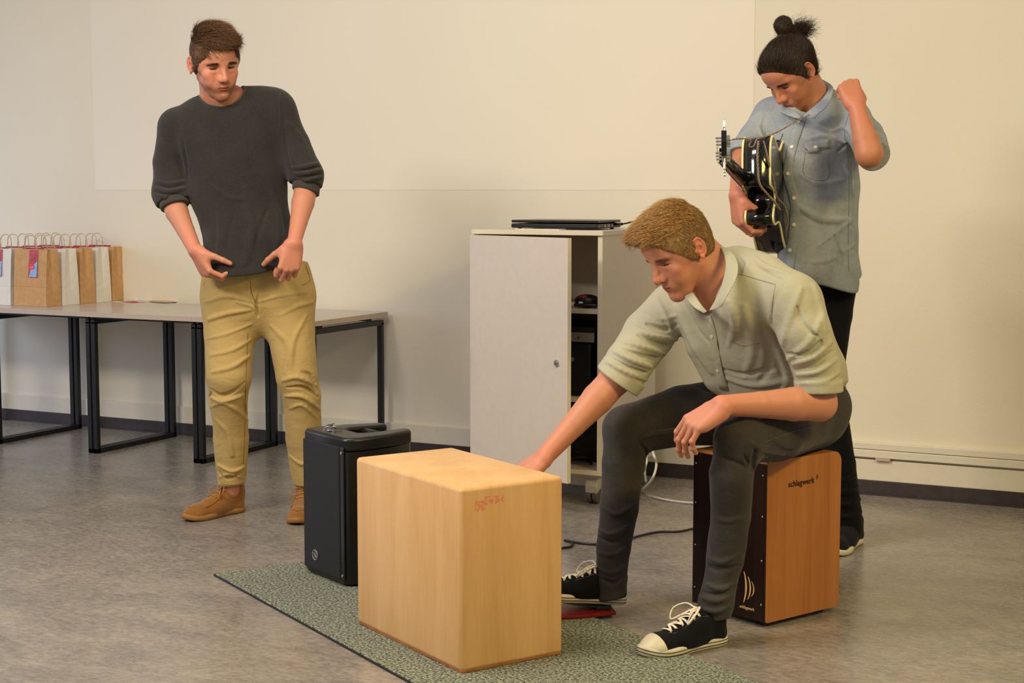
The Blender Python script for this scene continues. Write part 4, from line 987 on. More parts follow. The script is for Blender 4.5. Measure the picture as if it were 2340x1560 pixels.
tor += [Plane(P(563, 630, 5.84), V3(.05, .22, -1), .006), neck1]
sw = Field(tor + [sl, sr], disp=wav(.0022, 22, 1))
sw_a = Field(tor)
folds(sw, [([(354, 412), (385, 420), (424, 414)], .011, .007), ([(352, 428), (385, 438), (424, 430)], .011, .008), ([(353, 444), (388, 452), (424, 446)], .010, .007), ([(355, 420), (386, 429), (420, 422)], .006, -.004), ([(354, 436), (386, 445), (420, 438)], .006, -.004), ([(372, 320), (392, 350), (410, 400)], .012, .004),
           ([(668, 384), (700, 380), (734, 372)], .011, .007), ([(668, 398), (700, 396), (736, 388)], .011, .008), ([(670, 412), (702, 411), (736, 404)], .010, .008), ([(670, 391), (700, 388), (732, 380)], .006, -.004), ([(670, 405), (700, 404), (734, 396)], .006, -.004), ([(660, 280), (690, 320), (705, 360)], .012, .004),
           ([(650, 300), (655, 350), (668, 400)], .012, -.008), ([(418, 320), (424, 370), (428, 410)], .012, -.007), ([(636, 225), (650, 262), (645, 310)], .007, -.003),
           ([(500, 470), (505, 540), (498, 590)], .018, .005), ([(560, 430), (575, 520), (560, 600)], .022, .005), ([(620, 440), (640, 520), (625, 590)], .018, .005), ([(480, 420), (520, 450), (560, 455)], .014, .003),
           ([(610, 480), (585, 560), (600, 610)], .014, -.004), ([(530, 500), (520, 560), (530, 610)], .014, -.004)], 5.3)
swo = cloth_obj('sweater', sw, .0042, M['knit'], p1)
v1, f1 = extract(cufL, .004); v2, f2 = extract(cufR, .004)
for v, f in ((v1, f1), (v2, f2)): mesh_obj('cuff', v, f, M['knit_rib'], swo, True)
MB().tube(rim_loop(np.array([v.co for v in swo.data.vertices]), Field([i for i in tor if not (isinstance(i, Ell) and i.op == '-')]), neck1), .0050, 8, close=True).build('neck_band', M['knit_rib'], swo, smooth=True)
seam_obj('seam', sw, [[(503, 266), (512, 284), (522, 290), (530, 280), (541, 262)], [(640, 214), (637, 250), (640, 300)]], .0012, M['knit_rib'], swo, 5.3)
# khaki trousers
tr = limb([(527, 690, 6.06, 69), (524, 760, 6.04, 59), (524, 860, 6.0, 50), (522, 905, 6.02, 44), (528, 1000, 6.08, 39), (530, 1120, 6.12, 32)], k=.012)
tr += limb([(656, 690, 6.06, 65), (666, 760, 6.04, 55), (678, 860, 6.0, 47), (689, 905, 6.02, 44), (695, 1000, 6.08, 42), (703, 1120, 6.12, 33)], k=.012)
tr += limb([(585, 610, 6.04, 108), (588, 655, 6.06, 120)], ax1, .62) + limb([(545, 642, 6.06, 76), (632, 638, 6.06, 76)], ax1, .8, .04)
tr += [Plane(P(563, 1114, 6.05), V3(0, 0, -1), .006), Plane(P(585, 596, 6.05), V3(0, .1, 1), .006)]
tr = Field(tr, disp=wav(.0028, 26, 2))
kf = []
for pts, w, h in [([(470, 690), (520, 676), (575, 690)], .010, .004), ([(462, 735), (520, 716), (572, 708)], .012, .006), ([(470, 775), (520, 762), (575, 740)], .010, .005), ([(480, 812), (530, 800), (572, 776)], .010, .005), ([(485, 850), (530, 838), (570, 812)], .010, .005),
                  ([(480, 888), (505, 903), (535, 893), (560, 872)], .012, -.010), ([(478, 905), (510, 916), (560, 900)], .012, .009), ([(480, 930), (510, 920), (545, 940), (566, 960)], .012, .006), ([(484, 895), (478, 910), (486, 930)], .010, -.007), ([(562, 890), (558, 920), (566, 950)], .010, -.006),
                  ([(495, 960), (520, 990), (530, 1040)], .014, .005), ([(498, 1062), (530, 1076), (558, 1066)], .010, .008), ([(500, 1090), (525, 1082), (556, 1092)], .010, .006), ([(496, 1075), (520, 1092), (550, 1080)], .008, -.007),
                  ([(640, 720), (680, 700), (715, 690)], .012, .005), ([(620, 745), (660, 790), (650, 850)], .016, .005), ([(700, 720), (670, 780), (665, 840)], .014, .006), ([(645, 870), (680, 862), (722, 880)], .012, .008), ([(650, 905), (690, 905), (730, 935)], .012, .010),
                  ([(655, 885), (695, 885), (728, 908)], .010, -.009), ([(660, 935), (690, 925), (725, 955)], .011, .006), ([(690, 850), (712, 860), (722, 895)], .012, -.007), ([(660, 1040), (690, 1060), (720, 1050)], .010, .005),
                  ([(590, 672), (586, 700), (590, 722)], .008, -.006), ([(566, 650), (572, 680), (585, 700)], .006, .004), ([(590, 690), (640, 676), (700, 668)], .008, .003), ([(540, 690), (575, 700), (585, 715)], .008, .004), ([(700, 610), (706, 630), (704, 652)], .005, -.005), ([(462, 622), (468, 640), (464, 660)], .006, -.005)]:
    kf.append((pts, w, h * 1.15))
folds(tr, kf, 5.4)
tro = cloth_obj('trousers', tr, .0042, M['chino'], p1)
seam_obj('seam', tr, [[(572, 640), (574, 665), (583, 690)], [(566, 760), (562, 860), (560, 960), (556, 1060)], [(698, 604), (708, 640), (690, 652)], [(498, 1104), (528, 1108), (557, 1104)]], .0010, M['stitch_tan'], tro, 5.4)
# boots
hl1 = PZ(556, 1166); tl1 = PZ(436, 1190); sneaker(p1, hl1, hl1 + nrm(tl1 - hl1) * .3, 1.02, kind='boot')
hr1 = PZ(704, 1166); sneaker(p1, hr1, hr1 + nrm(V3(-.02, -1, 0)) * .3, 1.02, kind='boot')
# hair
hf = scalp(H1['o'], H1['M'], H1['s'], (.0045, .006, .010), extra=[((0, .040, .098), (.058, .052, .030), .02), ((-.012, .070, .088), (.044, .030, .024), .015), ((0, -.02, .11), (.055, .06, .022), .02)], sb=.0570, hl=(.080, .050), side=(.022, -.018))
M1 = H1['M']; loc1 = lambda X: ((X - H1['o']) @ M1) / H1['s']
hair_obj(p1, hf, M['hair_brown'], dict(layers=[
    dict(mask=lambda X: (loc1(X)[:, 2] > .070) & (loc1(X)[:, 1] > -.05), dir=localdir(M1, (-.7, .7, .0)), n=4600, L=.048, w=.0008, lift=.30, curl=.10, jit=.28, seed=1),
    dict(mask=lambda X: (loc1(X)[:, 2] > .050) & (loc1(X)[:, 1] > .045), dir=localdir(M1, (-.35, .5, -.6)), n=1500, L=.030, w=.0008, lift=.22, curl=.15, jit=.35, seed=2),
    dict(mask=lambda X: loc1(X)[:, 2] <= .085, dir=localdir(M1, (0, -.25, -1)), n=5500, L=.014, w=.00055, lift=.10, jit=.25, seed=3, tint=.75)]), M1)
lashes(H1['o'], H1['M'], H1['s'], p1, M['lash'], .0034, (.35, .85, -.35), .0098)
for sd in (-1, 1):
    v, q = brow_strands(M1, H1['o'], H1['s'], seed=5 + sd, sides=(sd,)); mesh_obj('eyebrow', v, q, M['hair_dark'], p1, True, np.ones((len(v), 3)))
adopt(p1)
# ------------------------------------------------------------------ 2  seated man in sage shirt
p2 = thing('person', 'seated man in sage shirt and black jeans leaning forward on the cajon, reaching down', 'person', PZ(1700, 1420))
H2 = dict(o=P(1554, 568, 4.52), s=1.05, M=frame3(V3(-.76, -.40, -.52), V3(-.30, -.08, 1)), base=(194, 132, 104), lip=(172, 88, 74), beard=(150, 96, 64), bamt=.22, brow=(112, 74, 46), flush=.35)
M2 = H2['M']; W2 = lambda p: H2['o'] + M2 @ (np.array(p, float) * H2['s'])
hi = head_items(H2['o'], M2, H2['s'], nose=1.10, jaw=1.0, smile=1.5)
f2 = V3(-.74, -.56, -.30)
hi += [Cone(W2((0, -.022, -.045)), P(1640, 660, 4.55), .060, .064, k=.014), Cone(W2((0, -.038, -.01)), P(1650, 645, 4.60), .046, .056, k=.02), Cone(P(1655, 650, 4.58), P(1690, 740, 4.58), .080, .12, f2, .7, .04),
       Ell(W2((0, .035, -.125)), (.012, .012, .012), M2, .012)]
hi += [Cone(W2((0, -.058, -.005)), P(1648, 612, 4.60), .036, .046, k=.02)]
head2 = Field(hi)
w2l = P(1652, 926, 4.22); w2r = P(1248, 1040, 4.47)
e2l = P(1872, 922, 4.36); e2r = P(1410, 862, 4.60)
hl = arm_items(e2l, w2l, .046, .028) + [Cone(e2l, P(1868, 870, 4.38), .046, .05)] + hand_items(w2l, V3(-.80, -.05, -.50), V3(-.45, -.52, .72), -1, [(.62, .55, .3), (.66, .5, .25), (.62, .6, .3), (.55, .7, .35)], (.45, .65, .2), 1.06, spread=.13)
hr = arm_items(e2r, w2r, .045, .0265) + [Cone(e2r, P(1478, 795, 4.69), .044, .048)] + hand_items(w2r, V3(-.83, .04, -.50), V3(-.42, -.12, .90), 1, [(.35, .5, .3)] * 4, (.6, .4, .2), 1.04)
core2 = Field(limb([(1700, 700, 4.58, 85), (1770, 860, 4.70, 90), (1850, 930, 4.74, 80)], f2, .7) + limb([(1850, 950, 4.68, 55), (1690, 1008, 4.29, 36), (1671, 1180, 4.33, 24), (1632, 1440, 4.33, 20)]) + limb([(1800, 930, 4.78, 55), (1436, 985, 4.72, 36), (1414, 1170, 4.70, 22), (1397, 1355, 4.63, 16)]))
skin_obj(p2, head2, [(Field(hl), w2l, 0), (Field(hr), w2r, 0)], core2, H2)
# shirt
lat = V3(.56, -.74, .05)
to2 = limb([(1668, 690, 4.60, 112), (1705, 760, 4.60, 132), (1748, 850, 4.66, 142), (1785, 905, 4.70, 140)], f2, .72)
to2 += limb([(1690, 610, 4.60, 48), (1745, 640, 4.50, 58), (1812, 690, 4.40, 64)], k=.04) + limb([(1660, 620, 4.64, 45), (1590, 670, 4.72, 48), (1540, 705, 4.76, 50)], k=.04)
to2 += limb([(1720, 640, 4.68, 70), (1800, 720, 4.68, 85), (1850, 850, 4.74, 78), (1858, 890, 4.76, 78)], k=.05)
to2 += limb([(1650, 660, 4.55, 60), (1700, 690, 4.50, 80)], k=.05)
hole2 = Ell(P(1612, 628, 4.53), (.080, .084, .118), frame3(V3(-.84, -.45, .0), V3(-.35, -.2, 1)), .006, '-')
vopen = Cone(P(1600, 668, 4.36), P(1617, 716, 4.38), .020, .004, k=.006, op='-')
to2 += limb([(1588, 710, 4.68, 44), (1606, 790, 4.66, 36), (1640, 860, 4.66, 34)], k=.04)
to2 += [hole2, vopen, Plane(P(1780, 902, 4.7), V3(.22, -.10, -1), .008)]
slL = Field(limb([(1812, 690, 4.40, 64), (1838, 760, 4.36, 60), (1866, 840, 4.36, 55), (1874, 905, 4.35, 48)], k=.03) + [Plane(P(1868, 893, 4.35), V3(.10, 0, -1), .005)], .03)
slR = Field(limb([(1536, 700, 4.76, 52), (1482, 764, 4.70, 59), (1438, 828, 4.62, 56), (1395, 893, 4.58, 51)], k=.03) + [Plane(P(1412, 864, 4.60), V3(-.60, .0, -.80), .005)], .03)
cL = Field(limb([(1869, 850, 4.355, 57), (1874, 930, 4.35, 54)]) + [Plane(P(1868, 897, 4.35), V3(.05, 0, -1), .004), Plane(P(1868, 868, 4.35), V3(-.05, 0, 1), .004)], .004)
cR = Field(limb([(1436, 838, 4.62, 60), (1388, 902, 4.58, 56)]) + [Plane(P(1408, 870, 4.60), V3(-.60, .0, -.80), .004), Plane(P(1426, 846, 4.61), V3(.60, .0, .80), .004)], .004)
tail = Field([Cone(P(1895, 850, 4.70), P(1912, 915, 4.70), .055, .040, V3(.6, -.8, 0), .5, .03), Plane(P(1915, 948, 4.7), V3(.15, 0, -1), .004)], .03)
sh2 = Field(to2 + [slL, slR, cL, cR, tail], disp=wav(.0026, 24, 7))
folds(sh2, [([(1790, 640), (1768, 690), (1760, 760)], .009, -.005), ([(1830, 660), (1800, 740), (1785, 800)], .014, .006), ([(1880, 720), (1850, 780), (1800, 820)], .014, .008), ([(1900, 780), (1860, 815), (1812, 832)], .013, .010), ([(1895, 760), (1850, 805), (1800, 808)], .010, -.007),
            ([(1912, 820), (1870, 848), (1822, 856)], .013, .010), ([(1905, 800), (1860, 836), (1815, 846)], .009, -.007), ([(1918, 850), (1880, 872), (1830, 876)], .012, .009), ([(1755, 780), (1775, 830), (1800, 870)], .012, -.006), ([(1860, 650), (1880, 720), (1885, 790)], .014, .005), ([(1820, 700), (1835, 740), (1868, 770)], .010, -.005),
            ([(1470, 715), (1510, 730), (1548, 720)], .010, .005), ([(1452, 748), (1490, 768), (1545, 775)], .013, .011), ([(1460, 765), (1500, 785), (1540, 792)], .009, -.008), ([(1420, 780), (1470, 795), (1520, 808)], .013, .011), ([(1425, 798), (1470, 812), (1515, 822)], .009, -.008),
            ([(1405, 803), (1450, 825), (1500, 842)], .012, .010), ([(1398, 818), (1440, 840), (1490, 856)], .008, -.007), ([(1388, 826), (1430, 850), (1478, 868)], .010, .008), ([(1480, 740), (1520, 752), (1545, 742)], .009, -.006), ([(1500, 680), (1520, 720), (1535, 760)], .012, .004),
            ([(1545, 700), (1580, 780), (1625, 850)], .016, .005), ([(1560, 690), (1600, 760), (1640, 800)], .012, -.004), ([(1700, 700), (1720, 790), (1700, 860)], .018, .005), ([(1740, 740), (1760, 820), (1735, 880)], .018, -.006), ([(1665, 690), (1680, 740), (1665, 790)], .014, .004),
            ([(1650, 860), (1720, 880), (1800, 870)], .014, .006), ([(1640, 840), (1700, 855), (1780, 840)], .012, -.005), ([(1780, 800), (1800, 860), (1790, 890)], .014, .006), ([(1690, 580), (1710, 600), (1700, 620)], .010, .005), ([(1720, 585), (1750, 610), (1800, 625)], .012, .005), ([(1730, 610), (1765, 630), (1790, 640)], .008, -.004)], 3.9)
s2 = cloth_obj('shirt', sh2, .0042, M['shirt'], p2)
seam_obj('seam', sh2, [[(1660, 618), (1710, 632), (1772, 650)], [(1772, 652), (1764, 700), (1766, 750)], [(1672, 780), (1700, 790), (1735, 784)]], .0007, M['stitch'], s2, 3.9)
# button strip down the front
rows = []
cen = spl2([(1622, 715), (1630, 770), (1640, 830), (1656, 890)])
X, n, ok = hits(sh2, cen, 3.9); wv = [nrm(np.cross(n[i], X[min(i + 1, len(X) - 1)] - X[max(i - 1, 0)])) for i in range(len(X))]
MB().grid([[X[i] + n[i] * .0008 - wv[i] * .017, X[i] + n[i] * .0025 - wv[i] * .015, X[i] + n[i] * .0030, X[i] + n[i] * .0025 + wv[i] * .015, X[i] + n[i] * .0008 + wv[i] * .017] for i in range(len(X))]).build('button_placket', M['shirt'], s2, smooth=True, solid=.0012)
button_obj(s2, sh2, [(1629, 768), (1642, 846)], 3.9, .0058); button_obj(s2, sh2, [(1594, 703)], 3.9, .0045)
near_in = [P(1618, 712, 4.385), P(1638, 676, 4.375), P(1652, 636, 4.395), P(1657, 596, 4.45), P(1646, 566, 4.54), P(1630, 556, 4.60)]
near_out = [P(1652, 700, 4.345), P(1658, 684, 4.335), P(1682, 640, 4.345), P(1688, 606, 4.40), P(1674, 576, 4.50), P(1640, 558, 4.605)]
collar(s2, near_in, near_out, M['shirt'])
far_in = [P(1617, 712, 4.39), P(1602, 694, 4.41), P(1586, 670, 4.47), P(1570, 655, 4.54)]
far_out = [P(1607, 716, 4.39), P(1588, 704, 4.40), P(1568, 684, 4.46), P(1556, 664, 4.54)]
collar(s2, far_in, far_out, M['shirt'])
# jeans
jn = limb([(1850, 945, 4.72, 82), (1770, 985, 4.45, 70), (1690, 1008, 4.29, 57)], k=.03) + limb([(1690, 1008, 4.29, 57), (1672, 1080, 4.29, 50), (1670, 1180, 4.32, 46), (1656, 1280, 4.33, 43), (1636, 1375, 4.33, 40), (1630, 1425, 4.33, 37)], k=.02) + [Plane(P(1632, 1418, 4.30), V3(.15, -.1, -1), .004)]
jn2 = limb([(1805, 930, 4.80, 84), (1560, 950, 4.76, 70), (1436, 982, 4.72, 57)], k=.03) + limb([(1436, 982, 4.72, 57), (1424, 1060, 4.71, 49), (1415, 1160, 4.70, 44), (1402, 1250, 4.68, 40), (1396, 1330, 4.64, 35), (1398, 1375, 4.63, 33)], k=.02) + [Plane(P(1396, 1366, 4.63), V3(.2, 0, -1), .004)]
jn = [Field(jn, .03), Field(jn2, .03)]
jn += limb([(1800, 920, 4.80, 80), (1870, 925, 4.70, 72)], k=.05)
jn += [Plane((0, 0, .492), (0, 0, -1), .002)] if False else []
jn = Field(jn, disp=wav(.0020, 26, 9))
legL_cut = P(1632, 1412, 4.33); 
folds(jn, [([(1640, 1040), (1690, 1060), (1728, 1085)], .008, -.004), ([(1728, 1020), (1722, 1060), (1730, 1090)], .010, -.007), ([(1700, 1040), (1722, 1076), (1745, 1066)], .008, -.006), ([(1715, 1010), (1745, 1030), (1790, 1040)], .010, .004), ([(1760, 1000), (1800, 1020), (1850, 1005)], .012, .004),
           ([(1622, 1180), (1660, 1190), (1712, 1180)], .010, .004), ([(1612, 1270), (1650, 1285), (1700, 1260)], .010, .006), ([(1610, 1290), (1650, 1300), (1695, 1290)], .009, -.005), ([(1605, 1330), (1650, 1345), (1690, 1320)], .010, .007), ([(1598, 1362), (1640, 1372), (1680, 1350)], .009, .007), ([(1596, 1385), (1635, 1396), (1672, 1378)], .009, .008), ([(1600, 1350), (1640, 1358), (1680, 1338)], .007, -.005),
           ([(1460, 1010), (1480, 1040), (1470, 1060)], .010, -.006), ([(1470, 1000), (1500, 990), (1560, 985)], .010, .004), ([(1380, 1160), (1410, 1175), (1455, 1150)], .010, .006), ([(1368, 1210), (1400, 1220), (1445, 1195)], .010, .007), ([(1366, 1225), (1400, 1238), (1440, 1215)], .008, -.006), ([(1364, 1262), (1400, 1268), (1436, 1245)], .010, .007), ([(1368, 1300), (1400, 1310), (1430, 1290)], .009, .006), ([(1372, 1320), (1400, 1332), (1426, 1316)], .008, -.005),
           ([(1700, 960), (1760, 962), (1820, 950)], .010, .003), ([(1590, 890), (1620, 905), (1650, 900)], .012, .005)], 3.9)
v, f = extract(jn, .0042); mesh_obj('jeans', v, f, M['jeans'], p2, True)
jo = p2.children[-1]
seam_obj('seam', jn, [[(1478, 1075), (1462, 1160), (1448, 1250), (1432, 1330)], [(1500, 985), (1580, 972), (1650, 968)], [(1748, 1010), (1800, 990), (1860, 975)]], .0009, M['stitch_grey'], jo, 3.9)
# shoes
hL = PZ(1655, 1466); tL = PZ(1497, 1500); sneaker(p2, hL, hL + nrm(tL - hL) * .3, 1.05, kind='star')
hR = np.array([pc[0], pc[1], 0]) + np.array([pdir[0], pdir[1], 0]) * -.052 + np.array([0, 0, .026]); sneaker(p2, hR, hR + np.array([pdir[0], pdir[1], .10]) * .3, 1.0, kind='star')
# hair
hf2 = scalp(H2['o'], M2, H2['s'], (.0050, .012, .012), extra=[((0, .046, .098), (.058, .056, .032), .02), ((0, .084, .088), (.044, .028, .028), .015), ((0, -.01, .106), (.056, .060, .022), .02)], hl=(.088, .060), side=(.024, -.020))
loc2 = lambda X: ((X - H2['o']) @ M2) / H2['s']
def dir2(X):
    q = loc2(X); u = np.clip((q[:, 1] + .03) / .12, 0, 1)[:, None]
    return (np.array([[.25, .85, .1]]) * u + np.array([[.5, .2, -.8]]) * (1 - u)) @ M2.T
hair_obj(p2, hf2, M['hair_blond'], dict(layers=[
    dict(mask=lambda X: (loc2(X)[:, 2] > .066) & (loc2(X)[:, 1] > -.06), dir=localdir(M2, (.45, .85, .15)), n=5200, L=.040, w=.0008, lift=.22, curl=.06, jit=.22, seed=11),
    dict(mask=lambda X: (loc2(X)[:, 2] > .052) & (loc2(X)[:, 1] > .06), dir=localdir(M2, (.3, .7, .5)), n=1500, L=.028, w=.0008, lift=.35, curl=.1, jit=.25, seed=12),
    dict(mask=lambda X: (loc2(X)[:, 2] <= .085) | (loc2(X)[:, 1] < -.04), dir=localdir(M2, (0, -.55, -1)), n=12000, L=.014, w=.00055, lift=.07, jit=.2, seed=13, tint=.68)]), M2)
lashes(H2['o'], M2, H2['s'], p2, M['lash'])
for sd in (-1, 1):
    v, q = brow_strands(M2, H2['o'], H2['s'], seed=5 + sd, sides=(sd,), n=110); mesh_obj('eyebrow', v, q, M['hair_brown'], p2, True, np.ones((len(v), 3)))
adopt(p2)
# ------------------------------------------------------------------ 3  standing man with the guitar
p3 = thing('person', 'standing man with bun in pale denim shirt, black trousers, one arm lifting the guitar cord', 'person', PZ(1940, 1255))
H3 = dict(o=P(1808, 166, 5.42), s=.98, M=frame3(V3(-.60, -.40, -.70), V3(-.30, -.15, 1)), base=(184, 122, 92), lip=(160, 82, 66), beard=(110, 72, 52), bamt=.12, brow=(44, 28, 20), flush=.2)
M3 = H3['M']; W3 = lambda p: H3['o'] + M3 @ (np.array(p, float) * H3['s'])
ax3 = V3(-.55, -.83, 0)
hi = head_items(H3['o'], M3, H3['s'], nose=1.06, jaw=.90)
hi += [Cone(W3((0, -.025, -.045)), P(1858, 250, 5.46), .050, .052, k=.014), Cone(W3((0, -.040, -.01)), P(1872, 238, 5.52), .044, .052, k=.02), Cone(P(1860, 250, 5.47), P(1862, 320, 5.49), .055, .09, ax3, .7, .04)]
head3 = Field(hi)
w3l = P(1957, 242, 5.14); e3l = P(1986, 352, 5.08)
w3r = P(1683, 446, 5.16); e3r = P(1699, 348, 5.40)
hl = arm_items(e3l, w3l, .041, .0265) + [Cone(e3l, P(1985, 330, 5.3), .041, .042)] + hand_items(w3l, V3(-.22, .50, .84), V3(.02, -.84, .54), -1, [(1.35, 1.45, .8), (1.4, 1.5, .8), (1.4, 1.5, .8), (1.45, 1.5, .8)], (.5, .9, .5), .95)
hr = arm_items(e3r, w3r, .034, .0245) + [Cone(e3r, P(1728, 312, 5.47), .035, .036)] + hand_items(w3r, V3(.10, -.12, -.98), V3(-.92, -.34, -.08), 1, [(.75, .8, .4), (.8, .8, .4), (.85, .85, .4), (.9, .9, .4)], (.5, .75, .2), .98)
core3 = Field(limb([(1855, 330, 5.48, 70), (1868, 600, 5.50, 62)], ax3, .65) + limb([(1900, 690, 5.52, 30), (1885, 900, 5.5, 26), (1925, 1200, 5.56, 20)]) + limb([(1830, 690, 5.52, 30), (1820, 900, 5.55, 26), (1830, 1180, 5.6, 20)]))
skin_obj(p3, head3, [(Field(hl), w3l, 0), (Field(hr), w3r, 0)], core3, H3)
# denim shirt
t3 = limb([(1852, 330, 5.48, 104), (1866, 430, 5.48, 98), (1866, 540, 5.48, 94), (1872, 640, 5.48, 94)], ax3, .74)
t3 += limb([(1880, 232, 5.50, 36), (1945, 275, 5.44, 40)], k=.04) + limb([(1850, 240, 5.48, 32), (1765, 268, 5.52, 38)], k=.04) + limb([(1800, 290, 5.45, 50), (1900, 290, 5.45, 55)], ax3, .8, .06)
hole3 = Ell(P(1852, 232, 5.44), (.066, .078, .080), frame3(V3(-.6, -.8, 0), V3(-.25, -.3, 1)), .006, '-')
t3 += limb([(1822, 370, 5.36, 44), (1824, 470, 5.34, 46), (1828, 600, 5.35, 48)], k=.12)
t3 += [hole3, Plane(P(1860, 646, 5.36), V3(-.30, .12, -1), .01)]
a3 = Field(limb([(1945, 275, 5.44, 42), (1978, 310, 5.28, 40), (1992, 345, 5.16, 36)], k=.03) + [Plane(P(1988, 352, 5.13), V3(.0, -1, -.35), .004)], .03)
a3c = Field(limb([(1985, 325, 5.22, 41), (1994, 352, 5.14, 38)]) + [Plane(P(1990, 352, 5.12), V3(.05, -1, -.35), .004)], .006)
b3 = Field(limb([(1765, 268, 5.52, 42), (1728, 318, 5.46, 38), (1702, 345, 5.40, 35), (1697, 368, 5.36, 33)], k=.03) + [Plane(P(1700, 348, 5.38), V3(-.15, -.45, -.86), .004)], .03)
b3c = Field(limb([(1712, 330, 5.43, 40), (1700, 348, 5.40, 38), (1695, 370, 5.36, 36)]) + [Plane(P(1700, 352, 5.38), V3(-.15, -.45, -.86), .004), Plane(P(1706, 330, 5.40), V3(.15, .45, .86), .004)], .004)
tl3 = Field([Cone(P(1940, 560, 5.50), P(1958, 625, 5.52), .035, .022, V3(.6, -.8, 0), .6, .03), Plane(P(1962, 650, 5.5), V3(.2, 0, -1), .004)], .03)
sh3 = Field(t3 + [a3, a3c, b3, b3c, tl3], disp=wav(.0026, 24, 17))
folds(sh3, [([(1900, 300), (1930, 290), (1950, 320)], .010, .005), ([(1840, 320), (1890, 310), (1940, 330)], .010, .004), ([(1960, 260), (1975, 300), (1985, 340)], .008, .004), ([(1915, 345), (1940, 330), (1948, 370)], .010, -.006), ([(1930, 380), (1950, 420), (1945, 470)], .010, .005),
            ([(1830, 400), (1870, 420), (1930, 410)], .010, .003), ([(1820, 470), (1880, 500), (1940, 500)], .014, .006), ([(1830, 490), (1880, 515), (1945, 515)], .010, -.005), ([(1870, 560), (1910, 530), (1950, 500)], .012, .004), ([(1860, 600), (1900, 590), (1950, 560)], .012, .004), ([(1905, 540), (1920, 590), (1915, 630)], .012, -.004),
            ([(1800, 300), (1790, 350), (1800, 400)], .010, .003), ([(1745, 260), (1735, 290), (1745, 320)], .008, .004), ([(1760, 250), (1770, 290), (1755, 320)], .008, -.004), ([(1948, 300), (1945, 400), (1950, 520)], .006, -.003)], 4.8)
s3 = cloth_obj('shirt', sh3, .0042, M['denim'], p3)
cen = spl2([(1832, 268), (1812, 330), (1800, 395), (1815, 455), (1815, 515), (1806, 590), (1804, 640)])
X, n, ok = hits(sh3, cen, 4.8)
ix = [i for i in range(len(X)) if ok[i]]; wv = {i: nrm(np.cross(n[i], X[min(i + 1, len(X) - 1)] - X[max(i - 1, 0)])) for i in ix}
MB().grid([[X[i] + n[i] * .0006 - wv[i] * .016, X[i] + n[i] * .0024 - wv[i] * .014, X[i] + n[i] * .0028, X[i] + n[i] * .0024 + wv[i] * .014, X[i] + n[i] * .0006 + wv[i] * .016] for i in ix]).build('button_placket', M['denim'], s3, smooth=True, solid=.0012)
button_obj(s3, sh3, [(1825, 279), (1810, 337), (1801, 397), (1815, 453), (1815, 513), (1806, 571)], 4.8, .0062)
seam_obj('seam', sh3, [[(1940, 260), (1930, 300), (1937, 350), (1940, 450), (1938, 560), (1940, 620)], [(1835, 345), (1850, 350), (1898, 338)], [(1840, 350), (1838, 400), (1890, 410), (1892, 350)]], .0007, M['stitch_denim'], s3, 4.8)
MB().grid(patch(sh3, [(1836, 328), (1896, 318), (1894, 338), (1840, 342)], 8, 3, .002, 4.8)).build('pocket_flap', M['denim'], s3, smooth=True, solid=.0025)
MB().grid(patch(sh3, [(1842, 338), (1872, 336), (1868, 348), (1848, 350)], 6, 2, .0035, 4.8)).build('pocket_flap', M['denim'], s3, smooth=True, solid=.0025)
MB().grid(patch(sh3, [(1748, 300), (1790, 306), (1784, 322), (1752, 320)], 6, 3, .004, 4.8)).build('pocket_flap', M['denim'], s3, smooth=True, solid=.003)
button_obj(s3, sh3, [(1862, 337), (1760, 312)], 4.8, .0062)
ci = [P(1832, 266, 5.32), P(1850, 250, 5.31), P(1876, 228, 5.34), P(1890, 208, 5.42), P(1886, 194, 5.50), P(1870, 186, 5.56)]
co = [P(1862, 272, 5.29), P(1868, 262, 5.285), P(1890, 244, 5.30), P(1903, 214, 5.37), P(1902, 196, 5.46), P(1878, 180, 5.56)]
collar(s3, ci, co, M['denim'])
collar(s3, [P(1832, 266, 5.325), P(1820, 256, 5.34), P(1806, 250, 5.38), P(1790, 244, 5.44)], [P(1826, 272, 5.32), P(1810, 268, 5.33), P(1794, 262, 5.37), P(1778, 252, 5.43)], M['denim'])
# trousers
j3 = limb([(1908, 655, 5.50, 46), (1904, 720, 5.50, 42), (1888, 830, 5.46, 42), (1893, 940, 5.46, 43), (1912, 1060, 5.5, 43), (1928, 1170, 5.55, 40), (1934, 1205, 5.56, 38)], k=.02)
j3 += limb([(1850, 655, 5.52, 46), (1838, 830, 5.50, 42), (1825, 1000, 5.54, 36), (1828, 1180, 5.6, 34)], k=.02) + limb([(1860, 625, 5.50, 70), (1895, 630, 5.50, 58)], ax3, .8)
j3 = Field(j3, disp=wav(.0018, 26, 19))
folds(j3, [([(1890, 1080), (1925, 1095), (1955, 1085)], .010, .006), ([(1890, 1110), (1925, 1122), (1960, 1110)], .010, .007), ([(1895, 1140), (1925, 1152), (1965, 1140)], .010, .008), ([(1900, 1170), (1930, 1180), (1968, 1168)], .010, .008), ([(1900, 1125), (1930, 1136), (1962, 1126)], .008, -.006)], 4.9)
cloth_obj('trousers', j3, .0045, M['jeans_black'], p3)
hh = PZ(1958, 1236); sneaker(p3, hh, hh + nrm(V3(-.50, -.86, 0)) * .3, 1.04, kind='slip')
hh2 = PZ(1850, 1226); sneaker(p3, hh2, hh2 + nrm(V3(-.62, -.78, 0)) * .3, .98, kind='slip')
